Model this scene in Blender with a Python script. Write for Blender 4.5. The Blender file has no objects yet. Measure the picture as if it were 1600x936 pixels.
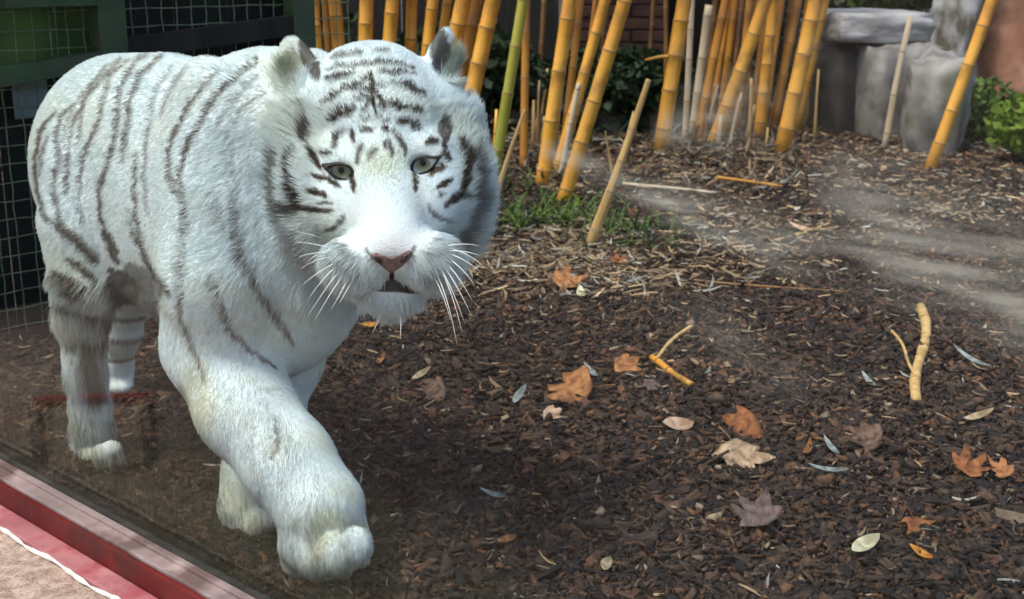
import bpy, bmesh, math, random
import numpy as np
from mathutils import Vector, Matrix
from mathutils.bvhtree import BVHTree

random.seed(7)
rng = np.random.default_rng(11)
SC = bpy.context.scene
COL = SC.collection
R = math.radians

# ------------------------------------------------------------------ camera
CAM_H, FPX, CX, CY, HORIZON = 1.0, 2000.0, 800.0, 468.0, -60.0
PITCH = math.atan((CY - HORIZON) / FPX)
cd = bpy.data.cameras.new('camera')
cam = bpy.data.objects.new('camera', cd)
COL.objects.link(cam)
cam.location = (0, 0, CAM_H)
cam.rotation_euler = (math.pi / 2 - PITCH, 0, 0)
cd.sensor_width = 36.0
cd.lens = 36.0 * FPX / 1600.0
cd.clip_start, cd.clip_end = 0.05, 500
cd.dof.use_dof = True
cd.dof.focus_distance = 2.1
cd.dof.aperture_fstop = 9.0
SC.camera = cam

# ------------------------------------------------------------------ light
SUN_EL, SUN_AZ = 64.0, 235.0          # azimuth clockwise from +Y: behind the visitor, a little to the left
w = bpy.data.worlds.new('World')
SC.world = w
w.use_nodes = True
wn = w.node_tree
sky = wn.nodes.new('ShaderNodeTexSky')
sky.sky_type = 'NISHITA'
sky.sun_disc = False
sky.sun_elevation = R(SUN_EL)
sky.sun_rotation = R(SUN_AZ)
sky.air_density, sky.dust_density, sky.ozone_density = 1.0, 2.5, 1.0
wn.links.new(sky.outputs[0], wn.nodes['Background'].inputs[0])
wn.nodes['Background'].inputs[1].default_value = 0.13
sd_ = bpy.data.lights.new('sun', 'SUN')
sd_.energy, sd_.angle, sd_.color = 2.0, R(18), (1.0, 0.97, 0.92)
sun = bpy.data.objects.new('sun', sd_)
COL.objects.link(sun)
a, e = R(SUN_AZ), R(SUN_EL)
sdir = Vector((math.sin(a) * math.cos(e), math.cos(a) * math.cos(e), math.sin(e)))
sun.rotation_euler = sdir.to_track_quat('Z', 'Y').to_euler()
sun.location = sdir * 20
SC.view_settings.view_transform = 'Standard'
SC.view_settings.look = 'None'
SC.view_settings.gamma = 1
SC.view_settings.use_curve_mapping = False
SC.view_settings.exposure = 0.98
SC.cycles.use_denoising = True
SC.cycles.use_adaptive_sampling = True
SC.cycles.adaptive_threshold = 0.03
SC.cycles.max_bounces = 6
SC.cycles.diffuse_bounces = 3
SC.cycles.glossy_bounces = 3
SC.cycles.transparent_max_bounces = 24

# ------------------------------------------------------------------ geometry helpers
UP = np.array([0, math.sin(PITCH), math.cos(PITCH)])
FW = np.array([0, math.cos(PITCH), -math.sin(PITCH)])
RT = np.array([1.0, 0, 0])
CAM = np.array([0, 0, CAM_H])
ANG = math.atan2(-0.6815, 0.7318)       # heading of the window, and of the tiger walking beside it
HX = np.array([math.cos(ANG), math.sin(ANG), 0])
NY = np.array([-math.sin(ANG), math.cos(ANG), 0])
GLASS_D = 1.041                       # metres from the visitor's eye to the glass
T0 = -2.0
ORG = NY * GLASS_D + HX * T0          # origin of the window frame: x along the glass, y into the enclosure


def ray(px, py):
    return FW + RT * ((px - CX) / FPX) - UP * ((py - CY) / FPX)


def at_depth(px, py, D):
    return CAM + ray(px, py) * D


def on_ground(px, py, z=0.0):
    d = ray(px, py)
    return CAM + d * ((z - CAM_H) / d[2])


def on_s(px, py, s):
    d = ray(px, py)
    return CAM + d * ((GLASS_D + s) / float(d @ NY))


def to_local(p):
    q = np.asarray(p) - ORG
    return np.stack([q @ HX, q @ NY, q[..., 2]], -1)


def to_world(p):
    p = np.asarray(p)
    return ORG + p[..., :1] * HX + p[..., 1:2] * NY + p[..., 2:3] * np.array([0, 0, 1.0])


def project(p):
    q = np.asarray(p) - CAM
    D = q @ FW
    return CX + FPX * (q @ RT) / D, CY - FPX * (q @ UP) / D, D


def vnoise(x, y, seed=0):
    xi, yi = np.floor(x).astype(np.int64), np.floor(y).astype(np.int64)
    fx, fy = x - xi, y - yi
    fx, fy = fx * fx * (3 - 2 * fx), fy * fy * (3 - 2 * fy)

    def hsh(i, j):
        n = (i * 374761393 + j * 668265263 + seed * 974634777) & 0x7fffffff
        n = ((n ^ (n >> 13)) * 1274126177) & 0x7fffffff
        return ((n ^ (n >> 16)) & 0xffff) / 65535.0
    a_ = hsh(xi, yi) * (1 - fx) + hsh(xi + 1, yi) * fx
    b_ = hsh(xi, yi + 1) * (1 - fx) + hsh(xi + 1, yi + 1) * fx
    return a_ * (1 - fy) + b_ * fy


def fbm(x, y, seed=0, oct=4):
    v, amp, tot = 0, 1.0, 0
    for o in range(oct):
        v = v + amp * vnoise(x * 2 ** o, y * 2 ** o, seed + o)
        tot += amp
        amp *= 0.5
    return v / tot


def ground_h(x, y):
    x, y = np.asarray(x, float), np.asarray(y, float)
    near = np.clip((9 - np.hypot(x, y)) / 3, 0.15, 1)
    return ((fbm(x * 1.3 + 20, y * 1.3 + 20, 3) - 0.5) * 0.05 + (fbm(x * 7 + 9, y * 7, 5) - 0.5) * 0.022) * near


def np_mesh(name, verts, faces, smooth=False):
    """verts (n,3); faces (m,k) array of one size or list of tuples"""
    me = bpy.data.meshes.new(name)
    if isinstance(faces, np.ndarray):
        verts = np.asarray(verts, np.float32)
        me.vertices.add(len(verts))
        me.vertices.foreach_set('co', verts.ravel())
        k = faces.shape[1]
        me.loops.add(faces.size)
        me.loops.foreach_set('vertex_index', faces.astype(np.int32).ravel())
        me.polygons.add(len(faces))
        me.polygons.foreach_set('loop_start', np.arange(0, faces.size, k, dtype=np.int32))
        me.update(calc_edges=True)
        me.validate()
    else:
        me.from_pydata([tuple(map(float, v)) for v in verts], [], faces)
        me.update()
    if smooth:
        me.polygons.foreach_set('use_smooth', np.ones(len(me.polygons), bool))
    return me


def link(name, me, mat=None, parent=None, loc=None, rot=None):
    o = bpy.data.objects.new(name, me)
    COL.objects.link(o)
    if mat is not None and me is not None and not len(me.materials):
        me.materials.append(mat)
    if parent is not None:
        o.parent = parent
    if loc is not None:
        o.location = loc
    if rot is not None:
        o.rotation_euler = rot
    return o


def tag(o, label=None, cat=None, group=None, kind=None):
    for k, v in (('label', label), ('category', cat), ('group', group), ('kind', kind)):
        if v:
            o[k] = v
    return o


def empty(name, loc, rz=0):
    o = bpy.data.objects.new(name, None)
    COL.objects.link(o)
    o.location = loc
    o.rotation_euler = (0, 0, rz)
    o.empty_display_size = 0.1
    return o


def vcol(me, cols, name='tint'):
    at = me.attributes.new(name, 'FLOAT_COLOR', 'POINT')
    c = np.ones((len(cols), 4), np.float32)
    c[:, :3] = cols
    at.data.foreach_set('color', c.ravel())


def box_mesh(name, x0, x1, y0, y1, z0, z1, bevel=0.0):
    bm = bmesh.new()
    bmesh.ops.create_cube(bm, size=1)
    for v in bm.verts:
        v.co = Vector(((x0 + x1) / 2 + v.co.x * (x1 - x0), (y0 + y1) / 2 + v.co.y * (y1 - y0), (z0 + z1) / 2 + v.co.z * (z1 - z0)))
    if bevel:
        bmesh.ops.bevel(bm, geom=list(bm.edges), offset=bevel, segments=2, affect='EDGES', profile=0.6)
    me = bpy.data.meshes.new(name)
    bm.to_mesh(me)
    bm.free()
    return me


def tube_arrays(pts, rad, sides=8, cap=True):
    pts = [np.asarray(p, float) for p in pts]
    n = len(pts)
    V, F = [], []
    ref = np.array([0.31, 0.87, 0.38])
    for i in range(n):
        d = pts[min(i + 1, n - 1)] - pts[max(i - 1, 0)]
        d = d / (np.linalg.norm(d) + 1e-12)
        u = np.cross(d, ref)
        u /= np.linalg.norm(u) + 1e-12
        v = np.cross(d, u)
        for k in range(sides):
            a_ = 2 * math.pi * k / sides
            V.append(pts[i] + (u * math.cos(a_) + v * math.sin(a_)) * rad[i])
    for i in range(n - 1):
        for k in range(sides):
            k2 = (k + 1) % sides
            F.append((i * sides + k, i * sides + k2, (i + 1) * sides + k2, (i + 1) * sides + k))
    if cap:
        F.append(tuple(range(sides - 1, -1, -1)))
        F.append(tuple((n - 1) * sides + k for k in range(sides)))
    return V, F


# ------------------------------------------------------------------ materials
def pmat(name, c1, c2=None, scale=20.0, rough=0.7, bump=0.0, bscale=None, attr=None, stretch=(1, 1, 1), spec=0.3, detail=6, contrast=(0.35, 0.65), metal=0.0, c3=None, c3scale=3.0):
    m = bpy.data.materials.new(name)
    m.use_nodes = True
    nt = m.node_tree
    N, L = nt.nodes, nt.links
    b = N['Principled BSDF']
    b.inputs['Roughness'].default_value = rough
    b.inputs['Specular IOR Level'].default_value = spec
    b.inputs['Metallic'].default_value = metal
    tc = N.new('ShaderNodeTexCoord')
    mp = N.new('ShaderNodeMapping')
    mp.inputs['Scale'].default_value = stretch
    L.new(tc.outputs['Object'], mp.inputs[0])
    nz = N.new('ShaderNodeTexNoise')
    nz.inputs['Scale'].default_value = scale
    nz.inputs['Detail'].default_value = detail
    L.new(mp.outputs[0], nz.inputs['Vector'])
    rp = N.new('ShaderNodeValToRGB')
    rp.color_ramp.elements[0].position, rp.color_ramp.elements[1].position = contrast
    rp.color_ramp.elements[0].color = (*c1, 1)
    rp.color_ramp.elements[1].color = (*(c2 or c1), 1)
    L.new(nz.outputs['Fac'], rp.inputs[0])
    out = rp.outputs[0]
    if c3:
        n3 = N.new('ShaderNodeTexNoise')
        n3.inputs['Scale'].default_value = c3scale
        n3.inputs['Detail'].default_value = 5
        L.new(tc.outputs['Object'], n3.inputs['Vector'])
        r3 = N.new('ShaderNodeValToRGB')
        r3.color_ramp.elements[0].position, r3.color_ramp.elements[1].position = 0.5, 0.64
        L.new(n3.outputs['Fac'], r3.inputs[0])
        mx = N.new('ShaderNodeMixRGB')
        L.new(r3.outputs[0], mx.inputs[0])
        L.new(out, mx.inputs[1])
        mx.inputs[2].default_value = (*c3, 1)
        out = mx.outputs[0]
    if attr:
        an = N.new('ShaderNodeAttribute')
        an.attribute_name = attr
        mx = N.new('ShaderNodeMixRGB')
        mx.blend_type = 'MULTIPLY'
        mx.inputs[0].default_value = 1
        L.new(out, mx.inputs[1])
        L.new(an.outputs['Color'], mx.inputs[2])
        out = mx.outputs[0]
    L.new(out, b.inputs['Base Color'])
    if bump:
        nb = N.new('ShaderNodeTexNoise')
        nb.inputs['Scale'].default_value = bscale or scale * 3
        nb.inputs['Detail'].default_value = 8
        L.new(mp.outputs[0], nb.inputs['Vector'])
        bp = N.new('ShaderNodeBump')
        bp.inputs['Strength'].default_value = bump
        bp.inputs['Distance'].default_value = 0.01
        L.new(nb.outputs['Fac'], bp.inputs['Height'])
        L.new(bp.outputs[0], b.inputs['Normal'])
    return m


def leafmat(name, c1, c2, scale=25, trans=0.25, rough=0.55):
    m = pmat(name, tuple(c * .72 for c in c1), c2, scale * 2.2, rough, 0.7, 130, contrast=(.36, .6), c3=tuple(c * .62 for c in c1), c3scale=scale * .9)
    N, L = m.node_tree.nodes, m.node_tree.links
    b = N['Principled BSDF']
    t = N.new('ShaderNodeBsdfTranslucent')
    src = b.inputs['Base Color'].links[0].from_socket
    L.new(src, t.inputs[0])
    mx = N.new('ShaderNodeMixShader')
    mx.inputs[0].default_value = trans
    L.new(b.outputs[0], mx.inputs[1])
    L.new(t.outputs[0], mx.inputs[2])
    L.new(mx.outputs[0], N['Material Output'].inputs[0])
    return m


M = {}
M['soil'] = pmat('soil', (0.016, 0.011, 0.008), (0.05, 0.033, 0.023), 14, 0.9, 0.9, 60, c3=(0.075, 0.055, 0.035), c3scale=0.9)
M['chips'] = pmat('bark_mulch', (0.75, 0.75, 0.75), (1.3, 1.25, 1.2), 90, 0.72, 0.6, 260, attr='tint', spec=0.35)
M['litter'] = pmat('dry_litter', (0.8, 0.8, 0.8), (1.15, 1.1, 1.0), 60, 0.6, 0.3, 200, attr='tint')
M['gold'] = pmat('golden_bamboo', (0.56, 0.24, 0.024), (0.74, 0.38, 0.055), 7, 0.34, 0.12, 40, stretch=(1, 1, 0.25), spec=0.45, c3=(0.36, 0.17, 0.03), c3scale=7)
M['amber'] = pmat('amber_bamboo', (0.36, 0.14, 0.02), (0.52, 0.25, 0.04), 8, 0.38, 0.12, 40, stretch=(1, 1, 0.25), spec=0.4, c3=(0.28, 0.12, 0.03), c3scale=5)
M['green'] = pmat('green_bamboo', (0.17, 0.20, 0.02), (0.44, 0.34, 0.045), 5, 0.34, 0.1, 40, stretch=(2, 2, 0.2), spec=0.45)
M['dead'] = pmat('dead_bamboo', (0.34, 0.20, 0.065), (0.55, 0.37, 0.15), 18, 0.7, 0.4, 60, stretch=(1.5, 1.5, 0.15))
M['pale'] = pmat('weathered_bamboo', (0.42, 0.31, 0.19), (0.60, 0.50, 0.36), 14, 0.6, 0.3, 60, stretch=(1.5, 1.5, 0.15))
M['brown'] = pmat('brown_bamboo', (0.10, 0.05, 0.02), (0.24, 0.12, 0.035), 12, 0.55, 0.3, 60, stretch=(1.5, 1.5, 0.2))
M['node'] = pmat('bamboo_node', (0.16, 0.075, 0.02), (0.34, 0.20, 0.07), 30, 0.6, 0.3)
M['node_pale'] = pmat('bamboo_node_pale', (0.22, 0.14, 0.07), (0.36, 0.26, 0.15), 30, 0.7, 0.3)
M['leaf_green'] = leafmat('grass_leaf', (0.055, 0.115, 0.02), (0.13, 0.21, 0.045), 8)
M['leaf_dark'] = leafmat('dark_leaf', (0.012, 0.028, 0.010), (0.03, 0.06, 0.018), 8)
M['leaf_bright'] = leafmat('bright_leaf', (0.10, 0.19, 0.015), (0.22, 0.32, 0.03), 6)
M['rock'] = pmat('grey_rock', (0.13, 0.118, 0.105), (0.40, 0.365, 0.335), 3.5, 0.9, 1.0, 9, c3=(0.10, 0.10, 0.065), c3scale=2.2, contrast=(0.38, 0.62))
M['rock_shade'] = pmat('shade_rock', (0.022, 0.021, 0.019), (0.06, 0.055, 0.048), 4, 0.95, 1.0, 9)
M['rock_slab'] = pmat('slab_rock', (0.20, 0.19, 0.18), (0.46, 0.44, 0.42), 4, 0.85, 1.0, 10, stretch=(1, 1, 3), contrast=(0.38, 0.62))
M['rock_red'] = pmat('red_rock', (0.38, 0.15, 0.075), (0.58, 0.29, 0.17), 4, 0.85, 0.7, 14, c3=(0.25, 0.11, 0.06), c3scale=3)
M['bark_pale'] = pmat('pale_bark', (0.16, 0.13, 0.09), (0.66, 0.61, 0.55), 7, 0.85, 0.6, 16, stretch=(1, 1, 0.4), c3=(0.085, 0.075, 0.04), c3scale=3.4, contrast=(0.42, 0.58))
M['fence_green'] = pmat('fence_paint', (0.022, 0.050, 0.022), (0.045, 0.085, 0.035), 9, 0.55, 0.25, 40, c3=(0.05, 0.06, 0.035), c3scale=6)
M['wire'] = pmat('wire_coating', (0.10, 0.13, 0.07), (0.19, 0.21, 0.12), 40, 0.5, 0.2)
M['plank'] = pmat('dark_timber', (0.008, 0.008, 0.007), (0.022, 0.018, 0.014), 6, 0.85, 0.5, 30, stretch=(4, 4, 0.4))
M['brick'] = pmat('old_brick', (0.035, 0.016, 0.012), (0.07, 0.032, 0.024), 12, 0.9, 0.6, 60)
M['mortar'] = pmat('mortar', (0.06, 0.05, 0.045), (0.09, 0.075, 0.065), 20, 0.95, 0.5)
M['alu'] = pmat('weathered_aluminium', (0.22, 0.165, 0.155), (0.42, 0.33, 0.31), 10, 0.42, 0.25, 60, metal=0.35, c3=(0.16, 0.11, 0.10), c3scale=9)
M['red'] = pmat('red_frame_paint', (0.075, 0.008, 0.008), (0.12, 0.014, 0.012), 8, 0.4, 0.15, 50, c3=(0.06, 0.014, 0.012), c3scale=14)
M['red_pale'] = pmat('pale_red_paint', (0.24, 0.085, 0.09), (0.36, 0.15, 0.15), 9, 0.5, 0.25, 50, c3=(0.26, 0.06, 0.07), c3scale=11)  # paler, pinker red for the flat ledge
M['caulk'] = pmat('caulk', (0.50, 0.44, 0.38), (0.75, 0.70, 0.64), 40, 0.8, 0.5)
M['gasket'] = pmat('rubber_gasket', (0.012, 0.012, 0.010), (0.035, 0.032, 0.026), 30, 0.8, 0.4)
M['concrete'] = pmat('path_concrete', (0.24, 0.165, 0.125), (0.44, 0.34, 0.27), 55, 0.85, 0.8, 160, c3=(0.33, 0.20, 0.16), c3scale=5)
M['plate'] = pmat('grey_plate', (0.10, 0.14, 0.15), (0.16, 0.20, 0.21), 6, 0.5)
M['leaf_tan'] = leafmat('tan_leaf', (0.40, 0.24, 0.13), (0.60, 0.42, 0.26), 22, 0.15)
M['leaf_orange'] = leafmat('orange_leaf', (0.30, 0.11, 0.035), (0.52, 0.23, 0.08), 22, 0.15)
M['leaf_rust'] = leafmat('rust_leaf', (0.20, 0.065, 0.02), (0.36, 0.13, 0.04), 24, 0.12)
M['leaf_brown'] = leafmat('brown_leaf', (0.09, 0.05, 0.03), (0.20, 0.115, 0.075), 24, 0.1)
M['leaf_mauve'] = leafmat('mauve_leaf', (0.11, 0.068, 0.056), (0.20, 0.13, 0.11), 20, 0.1)
M['leaf_cream'] = leafmat('cream_leaf', (0.55, 0.48, 0.28), (0.72, 0.66, 0.44), 18, 0.15)
M['leaf_grey'] = leafmat('silver_leaf', (0.20, 0.23, 0.21), (0.34, 0.37, 0.34), 18, 0.1)
M['leaf_peach'] = leafmat('peach_leaf', (0.58, 0.33, 0.19), (0.74, 0.50, 0.34), 16, 0.2)
M['leaf_vivid'] = leafmat('vivid_orange_leaf', (0.62, 0.20, 0.015), (0.78, 0.33, 0.04), 20, 0.2)
M['leaf_straw'] = leafmat('straw_leaf', (0.34, 0.24, 0.125), (0.55, 0.43, 0.27), 20, 0.15)

# ================================================================== setting
# ---- ground: fine near, coarse to the horizon, only on the enclosure's side of the window
gs = np.concatenate([-np.geomspace(200, 3.2, 24), np.linspace(-3.1, 3.1, 156), np.geomspace(3.2, 200, 24)])
gt = np.concatenate([np.array([0.0165]), np.linspace(0.05, 7.5, 170), np.geomspace(7.8, 300, 30)])
# columns run along the window (x), rows away from it (y)
xs = np.concatenate([-np.geomspace(200, 3.2, 22) - 0.2, np.linspace(-3.3, 6.2, 216), np.geomspace(6.4, 200, 24)])
GX, GYY = np.meshgrid(xs, gt, indexing='ij')
wp = to_world(np.stack([GX, GYY, np.zeros_like(GX)], -1).reshape(-1, 3))
wp[:, 2] = ground_h(wp[:, 0], wp[:, 1])
nx_, ny_ = GX.shape
ii, jj = np.meshgrid(np.arange(nx_ - 1), np.arange(ny_ - 1), indexing='ij')
b0 = (ii * ny_ + jj).ravel()
gf = np.stack([b0, b0 + ny_, b0 + ny_ + 1, b0 + 1], -1)
g = link('ground', np_mesh('ground', wp, gf, True), M['soil'])
tag(g, kind='structure')

# ---- viewing window: profile read off the rail's edges in the photograph
def s_for(px, py, z):
    return float(to_local(on_ground(px, py, z))[1])


WIN = empty('viewing_window', tuple(ORG), ANG)
tag(WIN, 'large viewing window on a red and bare metal sill, its glass muddy along the bottom', 'window')
Z_TOP = 0.045
def z_for(px, py, s):
    return float(on_s(px, py, s)[2])


S_IN = s_for(0, 721, Z_TOP)
S_A = s_for(0, 747, Z_TOP)
Z_R = z_for(0, 782, S_A - 0.006)
S_P = s_for(0, 821, Z_R)
XL, XR = -1.55, 5.0
S_G = S_IN + 0.008
link('gasket', box_mesh('gasket', XL, XR, S_IN + 0.0012, S_IN + 0.018, -0.03, Z_TOP + 0.008, 0.002), M['gasket'], WIN)
link('metal_sill', box_mesh('metal_sill', XL, XR, S_A, S_IN - 0.004, Z_R - 0.05, Z_TOP, 0.004), M['alu'], WIN)
lip = link('sill_lip', box_mesh('sill_lip', XL, XR, S_IN - 0.013, S_IN + 0.001, Z_TOP - 0.01, Z_TOP + 0.006, 0.002), M['alu'], WIN)
link('red_frame', box_mesh('red_frame', XL, XR, S_A - 0.012, S_A - 0.001, Z_R - 0.05, Z_TOP - 0.003, 0.003), M['red'], WIN)
link('red_ledge', box_mesh('red_ledge', XL, XR, S_P, S_A - 0.0125, Z_R - 0.06, Z_R, 0.004), M['red_pale'], WIN)
# uneven caulk bead along the ledge
cp = [(x, S_P - 0.003 + 0.003 * math.sin(x * 31), Z_R - 0.004 + 0.001 * math.sin(x * 57)) for x in np.linspace(XL, XR, 260)]
cr = [0.004 + 0.0025 * math.sin(x * 83) * math.sin(x * 29) for x in np.linspace(XL, XR, 260)]
link('caulk_bead', np_mesh('caulk_bead', *tube_arrays(cp, cr, 6), smooth=True), M['caulk'], WIN)
link('post', box_mesh('post', XL - 0.08, XL - 0.002, S_G - 0.06, S_G + 0.04, -0.05, 2.5, 0.004), M['red'], WIN)
link('top_rail', box_mesh('top_rail', XL, XR, S_G - 0.06, S_G + 0.04, 2.3, 2.42, 0.004), M['red'], WIN)
# a red bar on the visitors' side, out of the picture but mirrored in the glass
ZB = 0.13
ba, bb = to_local(on_ground(62, 627, ZB)), to_local(on_ground(236, 622, ZB))
bar_pts = [(ba[0], 2 * S_G - ba[1], ZB), (bb[0], 2 * S_G - bb[1], ZB)]
link('red_bar', np_mesh('red_bar', *tube_arrays(bar_pts, [.012, .012], 10)), pmat('bright_red_paint', (0.5, 0.03, 0.03), (0.6, 0.06, 0.05), 10, 0.5), WIN)
for q_ in bar_pts:
    link('bar_foot', box_mesh('bar_foot', q_[0] - .012, q_[0] + .012, q_[1] - .012, q_[1] + .012, Z_R - .02, ZB - .006, .002), M['alu'], WIN)
link('reflection_blocker', box_mesh('reflection_blocker', XL - 0.16, XL - 0.09, -4.5, S_P - 0.02, -0.05, 2.6, 0.004), M['plank'], WIN)  # added dark panel, out of view, keeps the bright path out of the reflections

# glass pane: a gridded sheet with thickness; mud and painted reflection haze are stored on its vertices
gx = np.concatenate([np.linspace(XL, -0.75, 20), np.linspace(-0.74, 2.6, 330), np.linspace(2.65, XR, 24)])
gz = np.concatenate([np.linspace(0.02, 1.12, 130), np.linspace(1.16, 2.32, 20)])
AX, AZ = np.meshgrid(gx, gz, indexing='ij')
n1, n2 = AX.shape
loc = np.stack([AX, np.full_like(AX, S_G), AZ], -1).reshape(-1, 3)
upx, upy, _ = project(to_world(loc))
lx, lz = loc[:, 0], loc[:, 2]
h = lz - Z_TOP
streak = fbm(lx * 40, lz * 7, 21)
blot = fbm(lx * 9, lz * 9, 23)
mud = np.clip(1 - h / (0.15 + 0.42 * (blot - 0.25)), 0, 1) ** 0.7 * np.clip((streak - 0.20) * 3.0, 0, 1)
mud += 0.75 * np.clip(1 - h / 0.42, 0, 1) * np.clip((fbm(lx * 60, lz * 14, 25) - 0.52) * 3.2, 0, 1)
def haze_streak(pts, wid, seed, fx=30, fz=30):
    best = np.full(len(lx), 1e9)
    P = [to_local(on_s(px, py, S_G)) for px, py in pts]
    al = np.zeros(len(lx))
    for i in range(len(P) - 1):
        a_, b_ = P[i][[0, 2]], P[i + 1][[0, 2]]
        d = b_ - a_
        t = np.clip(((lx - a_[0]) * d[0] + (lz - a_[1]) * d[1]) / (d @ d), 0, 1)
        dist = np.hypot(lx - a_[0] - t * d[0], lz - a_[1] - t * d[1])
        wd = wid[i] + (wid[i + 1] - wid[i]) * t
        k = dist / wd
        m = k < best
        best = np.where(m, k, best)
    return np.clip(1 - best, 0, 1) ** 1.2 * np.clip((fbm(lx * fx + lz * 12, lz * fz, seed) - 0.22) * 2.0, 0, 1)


haze_film = 1.5 * haze_streak([(850, 235), (1010, 305), (1200, 378), (1400, 425), (1640, 490)], [0.014, 0.026, 0.036, 0.04, 0.06], 31, 12, 60)  # pale streaks paint the haze of reflections onto the glass
haze_film += 1.3 * haze_streak([(1040, 200), (1120, 175), (1215, 160)], [0.028, 0.05, 0.034], 33, 22, 22)
haze_film += 1.1 * haze_streak([(1320, 290), (1430, 380), (1650, 420)], [0.05, 0.07, 0.09], 35, 10, 22)
haze_film += 0.6 * haze_streak([(1280, 60), (1400, 120), (1420, 230)], [0.04, 0.06, 0.05], 37, 9, 9)
haze_film += 0.35 * haze_streak([(1000, 470), (1110, 520), (1230, 590)], [0.03, 0.05, 0.04], 39, 20, 20)
haze_film += 0.30 * haze_streak([(810, 130), (870, 150), (960, 200)], [0.012, 0.016, 0.012], 41, 10, 80)
pane_v = np.concatenate([loc + [0, 0.005, 0], loc - [0, 0.005, 0]])
ii, jj = np.meshgrid(np.arange(n1 - 1), np.arange(n2 - 1), indexing='ij')
b0 = (ii * n2 + jj).ravel()
fr = np.stack([b0, b0 + 1, b0 + n2 + 1, b0 + n2], -1)
fb = fr[:, ::-1] + n1 * n2
edge = []
NN = n1 * n2
for i in range(n1 - 1):
    edge += [(i * n2, (i + 1) * n2, (i + 1) * n2 + NN, i * n2 + NN), ((i + 1) * n2 - 1 + n2, (i + 1) * n2 - 1, (i + 1) * n2 - 1 + NN, (i + 1) * n2 - 1 + n2 + NN)]
for j in range(n2 - 1):
    edge += [(j + 1, j, j + NN, j + 1 + NN), ((n1 - 1) * n2 + j, (n1 - 1) * n2 + j + 1, (n1 - 1) * n2 + j + 1 + NN, (n1 - 1) * n2 + j + NN)]
pm = np_mesh('glass_pane', pane_v, np.concatenate([fr, fb, np.array(edge)]))
zz = np.zeros(NN)
vcol(pm, np.concatenate([np.stack([np.clip(mud, 0, 1), np.clip(haze_film, 0, 1.4), zz], -1), np.zeros((NN, 3))]), 'haze_film')
gm = bpy.data.materials.new('window_glass')
gm.use_nodes = True
N, L = gm.node_tree.nodes, gm.node_tree.links
N.remove(N['Principled BSDF'])
tr = N.new('ShaderNodeBsdfTransparent')
tr.inputs[0].default_value = (0.975, 0.995, 0.99, 1)
gl = N.new('ShaderNodeBsdfGlossy')
gl.inputs['Roughness'].default_value = 0.015
geo = N.new('ShaderNodeNewGeometry')
dt = N.new('ShaderNodeVectorMath')
dt.operation = 'DOT_PRODUCT'
L.new(geo.outputs['Normal'], dt.inputs[0])
L.new(geo.outputs['Incoming'], dt.inputs[1])
def mth(op, a_, b_=None):
    n_ = N.new('ShaderNodeMath')
    n_.operation = op
    for i_, v_ in enumerate((a_, b_)):
        if v_ is None:
            continue
        if isinstance(v_, (int, float)):
            n_.inputs[i_].default_value = v_
        else:
            L.new(v_, n_.inputs[i_])
    return n_.outputs[0]


cosv = mth('ABSOLUTE', dt.outputs['Value'])
fres = mth('ADD', mth('MULTIPLY', mth('POWER', mth('SUBTRACT', 1.0, cosv), 5.0), 0.96), 0.013)
mg = N.new('ShaderNodeMixShader')
L.new(fres, mg.inputs[0])
L.new(tr.outputs[0], mg.inputs[1])
L.new(gl.outputs[0], mg.inputs[2])
at = N.new('ShaderNodeAttribute')
at.attribute_name = 'haze_film'
sp = N.new('ShaderNodeSeparateColor')
L.new(at.outputs['Color'], sp.inputs[0])
tc = N.new('ShaderNodeTexCoord')
mp = N.new('ShaderNodeMapping')
mp.inputs['Scale'].default_value = (1, 1, 0.35)
L.new(tc.outputs['Object'], mp.inputs[0])
nz = N.new('ShaderNodeTexNoise')
nz.inputs['Scale'].default_value = 130
nz.inputs['Detail'].default_value = 6
L.new(mp.outputs[0], nz.inputs['Vector'])
mr = N.new('ShaderNodeMapRange')
mr.inputs[1].default_value, mr.inputs[2].default_value, mr.inputs[3].default_value, mr.inputs[4].default_value = 0.35, 0.65, 0.35, 0.95
L.new(nz.outputs['Fac'], mr.inputs[0])
m1 = N.new('ShaderNodeMath')
m1.operation = 'MULTIPLY'
L.new(sp.outputs[0], m1.inputs[0])
L.new(mr.outputs[0], m1.inputs[1])
dm = N.new('ShaderNodeBsdfDiffuse')
dm.inputs[0].default_value = (0.026, 0.030, 0.017, 1)
mud_mix = N.new('ShaderNodeMixShader')
L.new(m1.outputs[0], mud_mix.inputs[0])
L.new(mg.outputs[0], mud_mix.inputs[1])
L.new(dm.outputs[0], mud_mix.inputs[2])
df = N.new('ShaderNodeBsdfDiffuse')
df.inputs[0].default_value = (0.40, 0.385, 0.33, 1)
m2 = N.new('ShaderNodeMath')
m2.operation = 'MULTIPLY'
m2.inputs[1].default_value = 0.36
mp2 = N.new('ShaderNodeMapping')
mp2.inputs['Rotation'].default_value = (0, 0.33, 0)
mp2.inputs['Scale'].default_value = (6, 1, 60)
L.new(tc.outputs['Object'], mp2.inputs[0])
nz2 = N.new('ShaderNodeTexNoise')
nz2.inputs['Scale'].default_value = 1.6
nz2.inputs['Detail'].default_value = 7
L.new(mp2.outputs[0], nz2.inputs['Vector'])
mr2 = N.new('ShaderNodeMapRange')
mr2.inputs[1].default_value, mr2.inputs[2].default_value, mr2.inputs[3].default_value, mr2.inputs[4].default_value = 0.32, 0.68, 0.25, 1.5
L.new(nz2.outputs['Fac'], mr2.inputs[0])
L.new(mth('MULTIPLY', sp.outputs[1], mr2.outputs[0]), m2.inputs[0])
haze_mix = N.new('ShaderNodeMixShader')
L.new(m2.outputs[0], haze_mix.inputs[0])
L.new(mud_mix.outputs[0], haze_mix.inputs[1])
L.new(df.outputs[0], haze_mix.inputs[2])
L.new(haze_mix.outputs[0], N['Material Output'].inputs[0])
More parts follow.
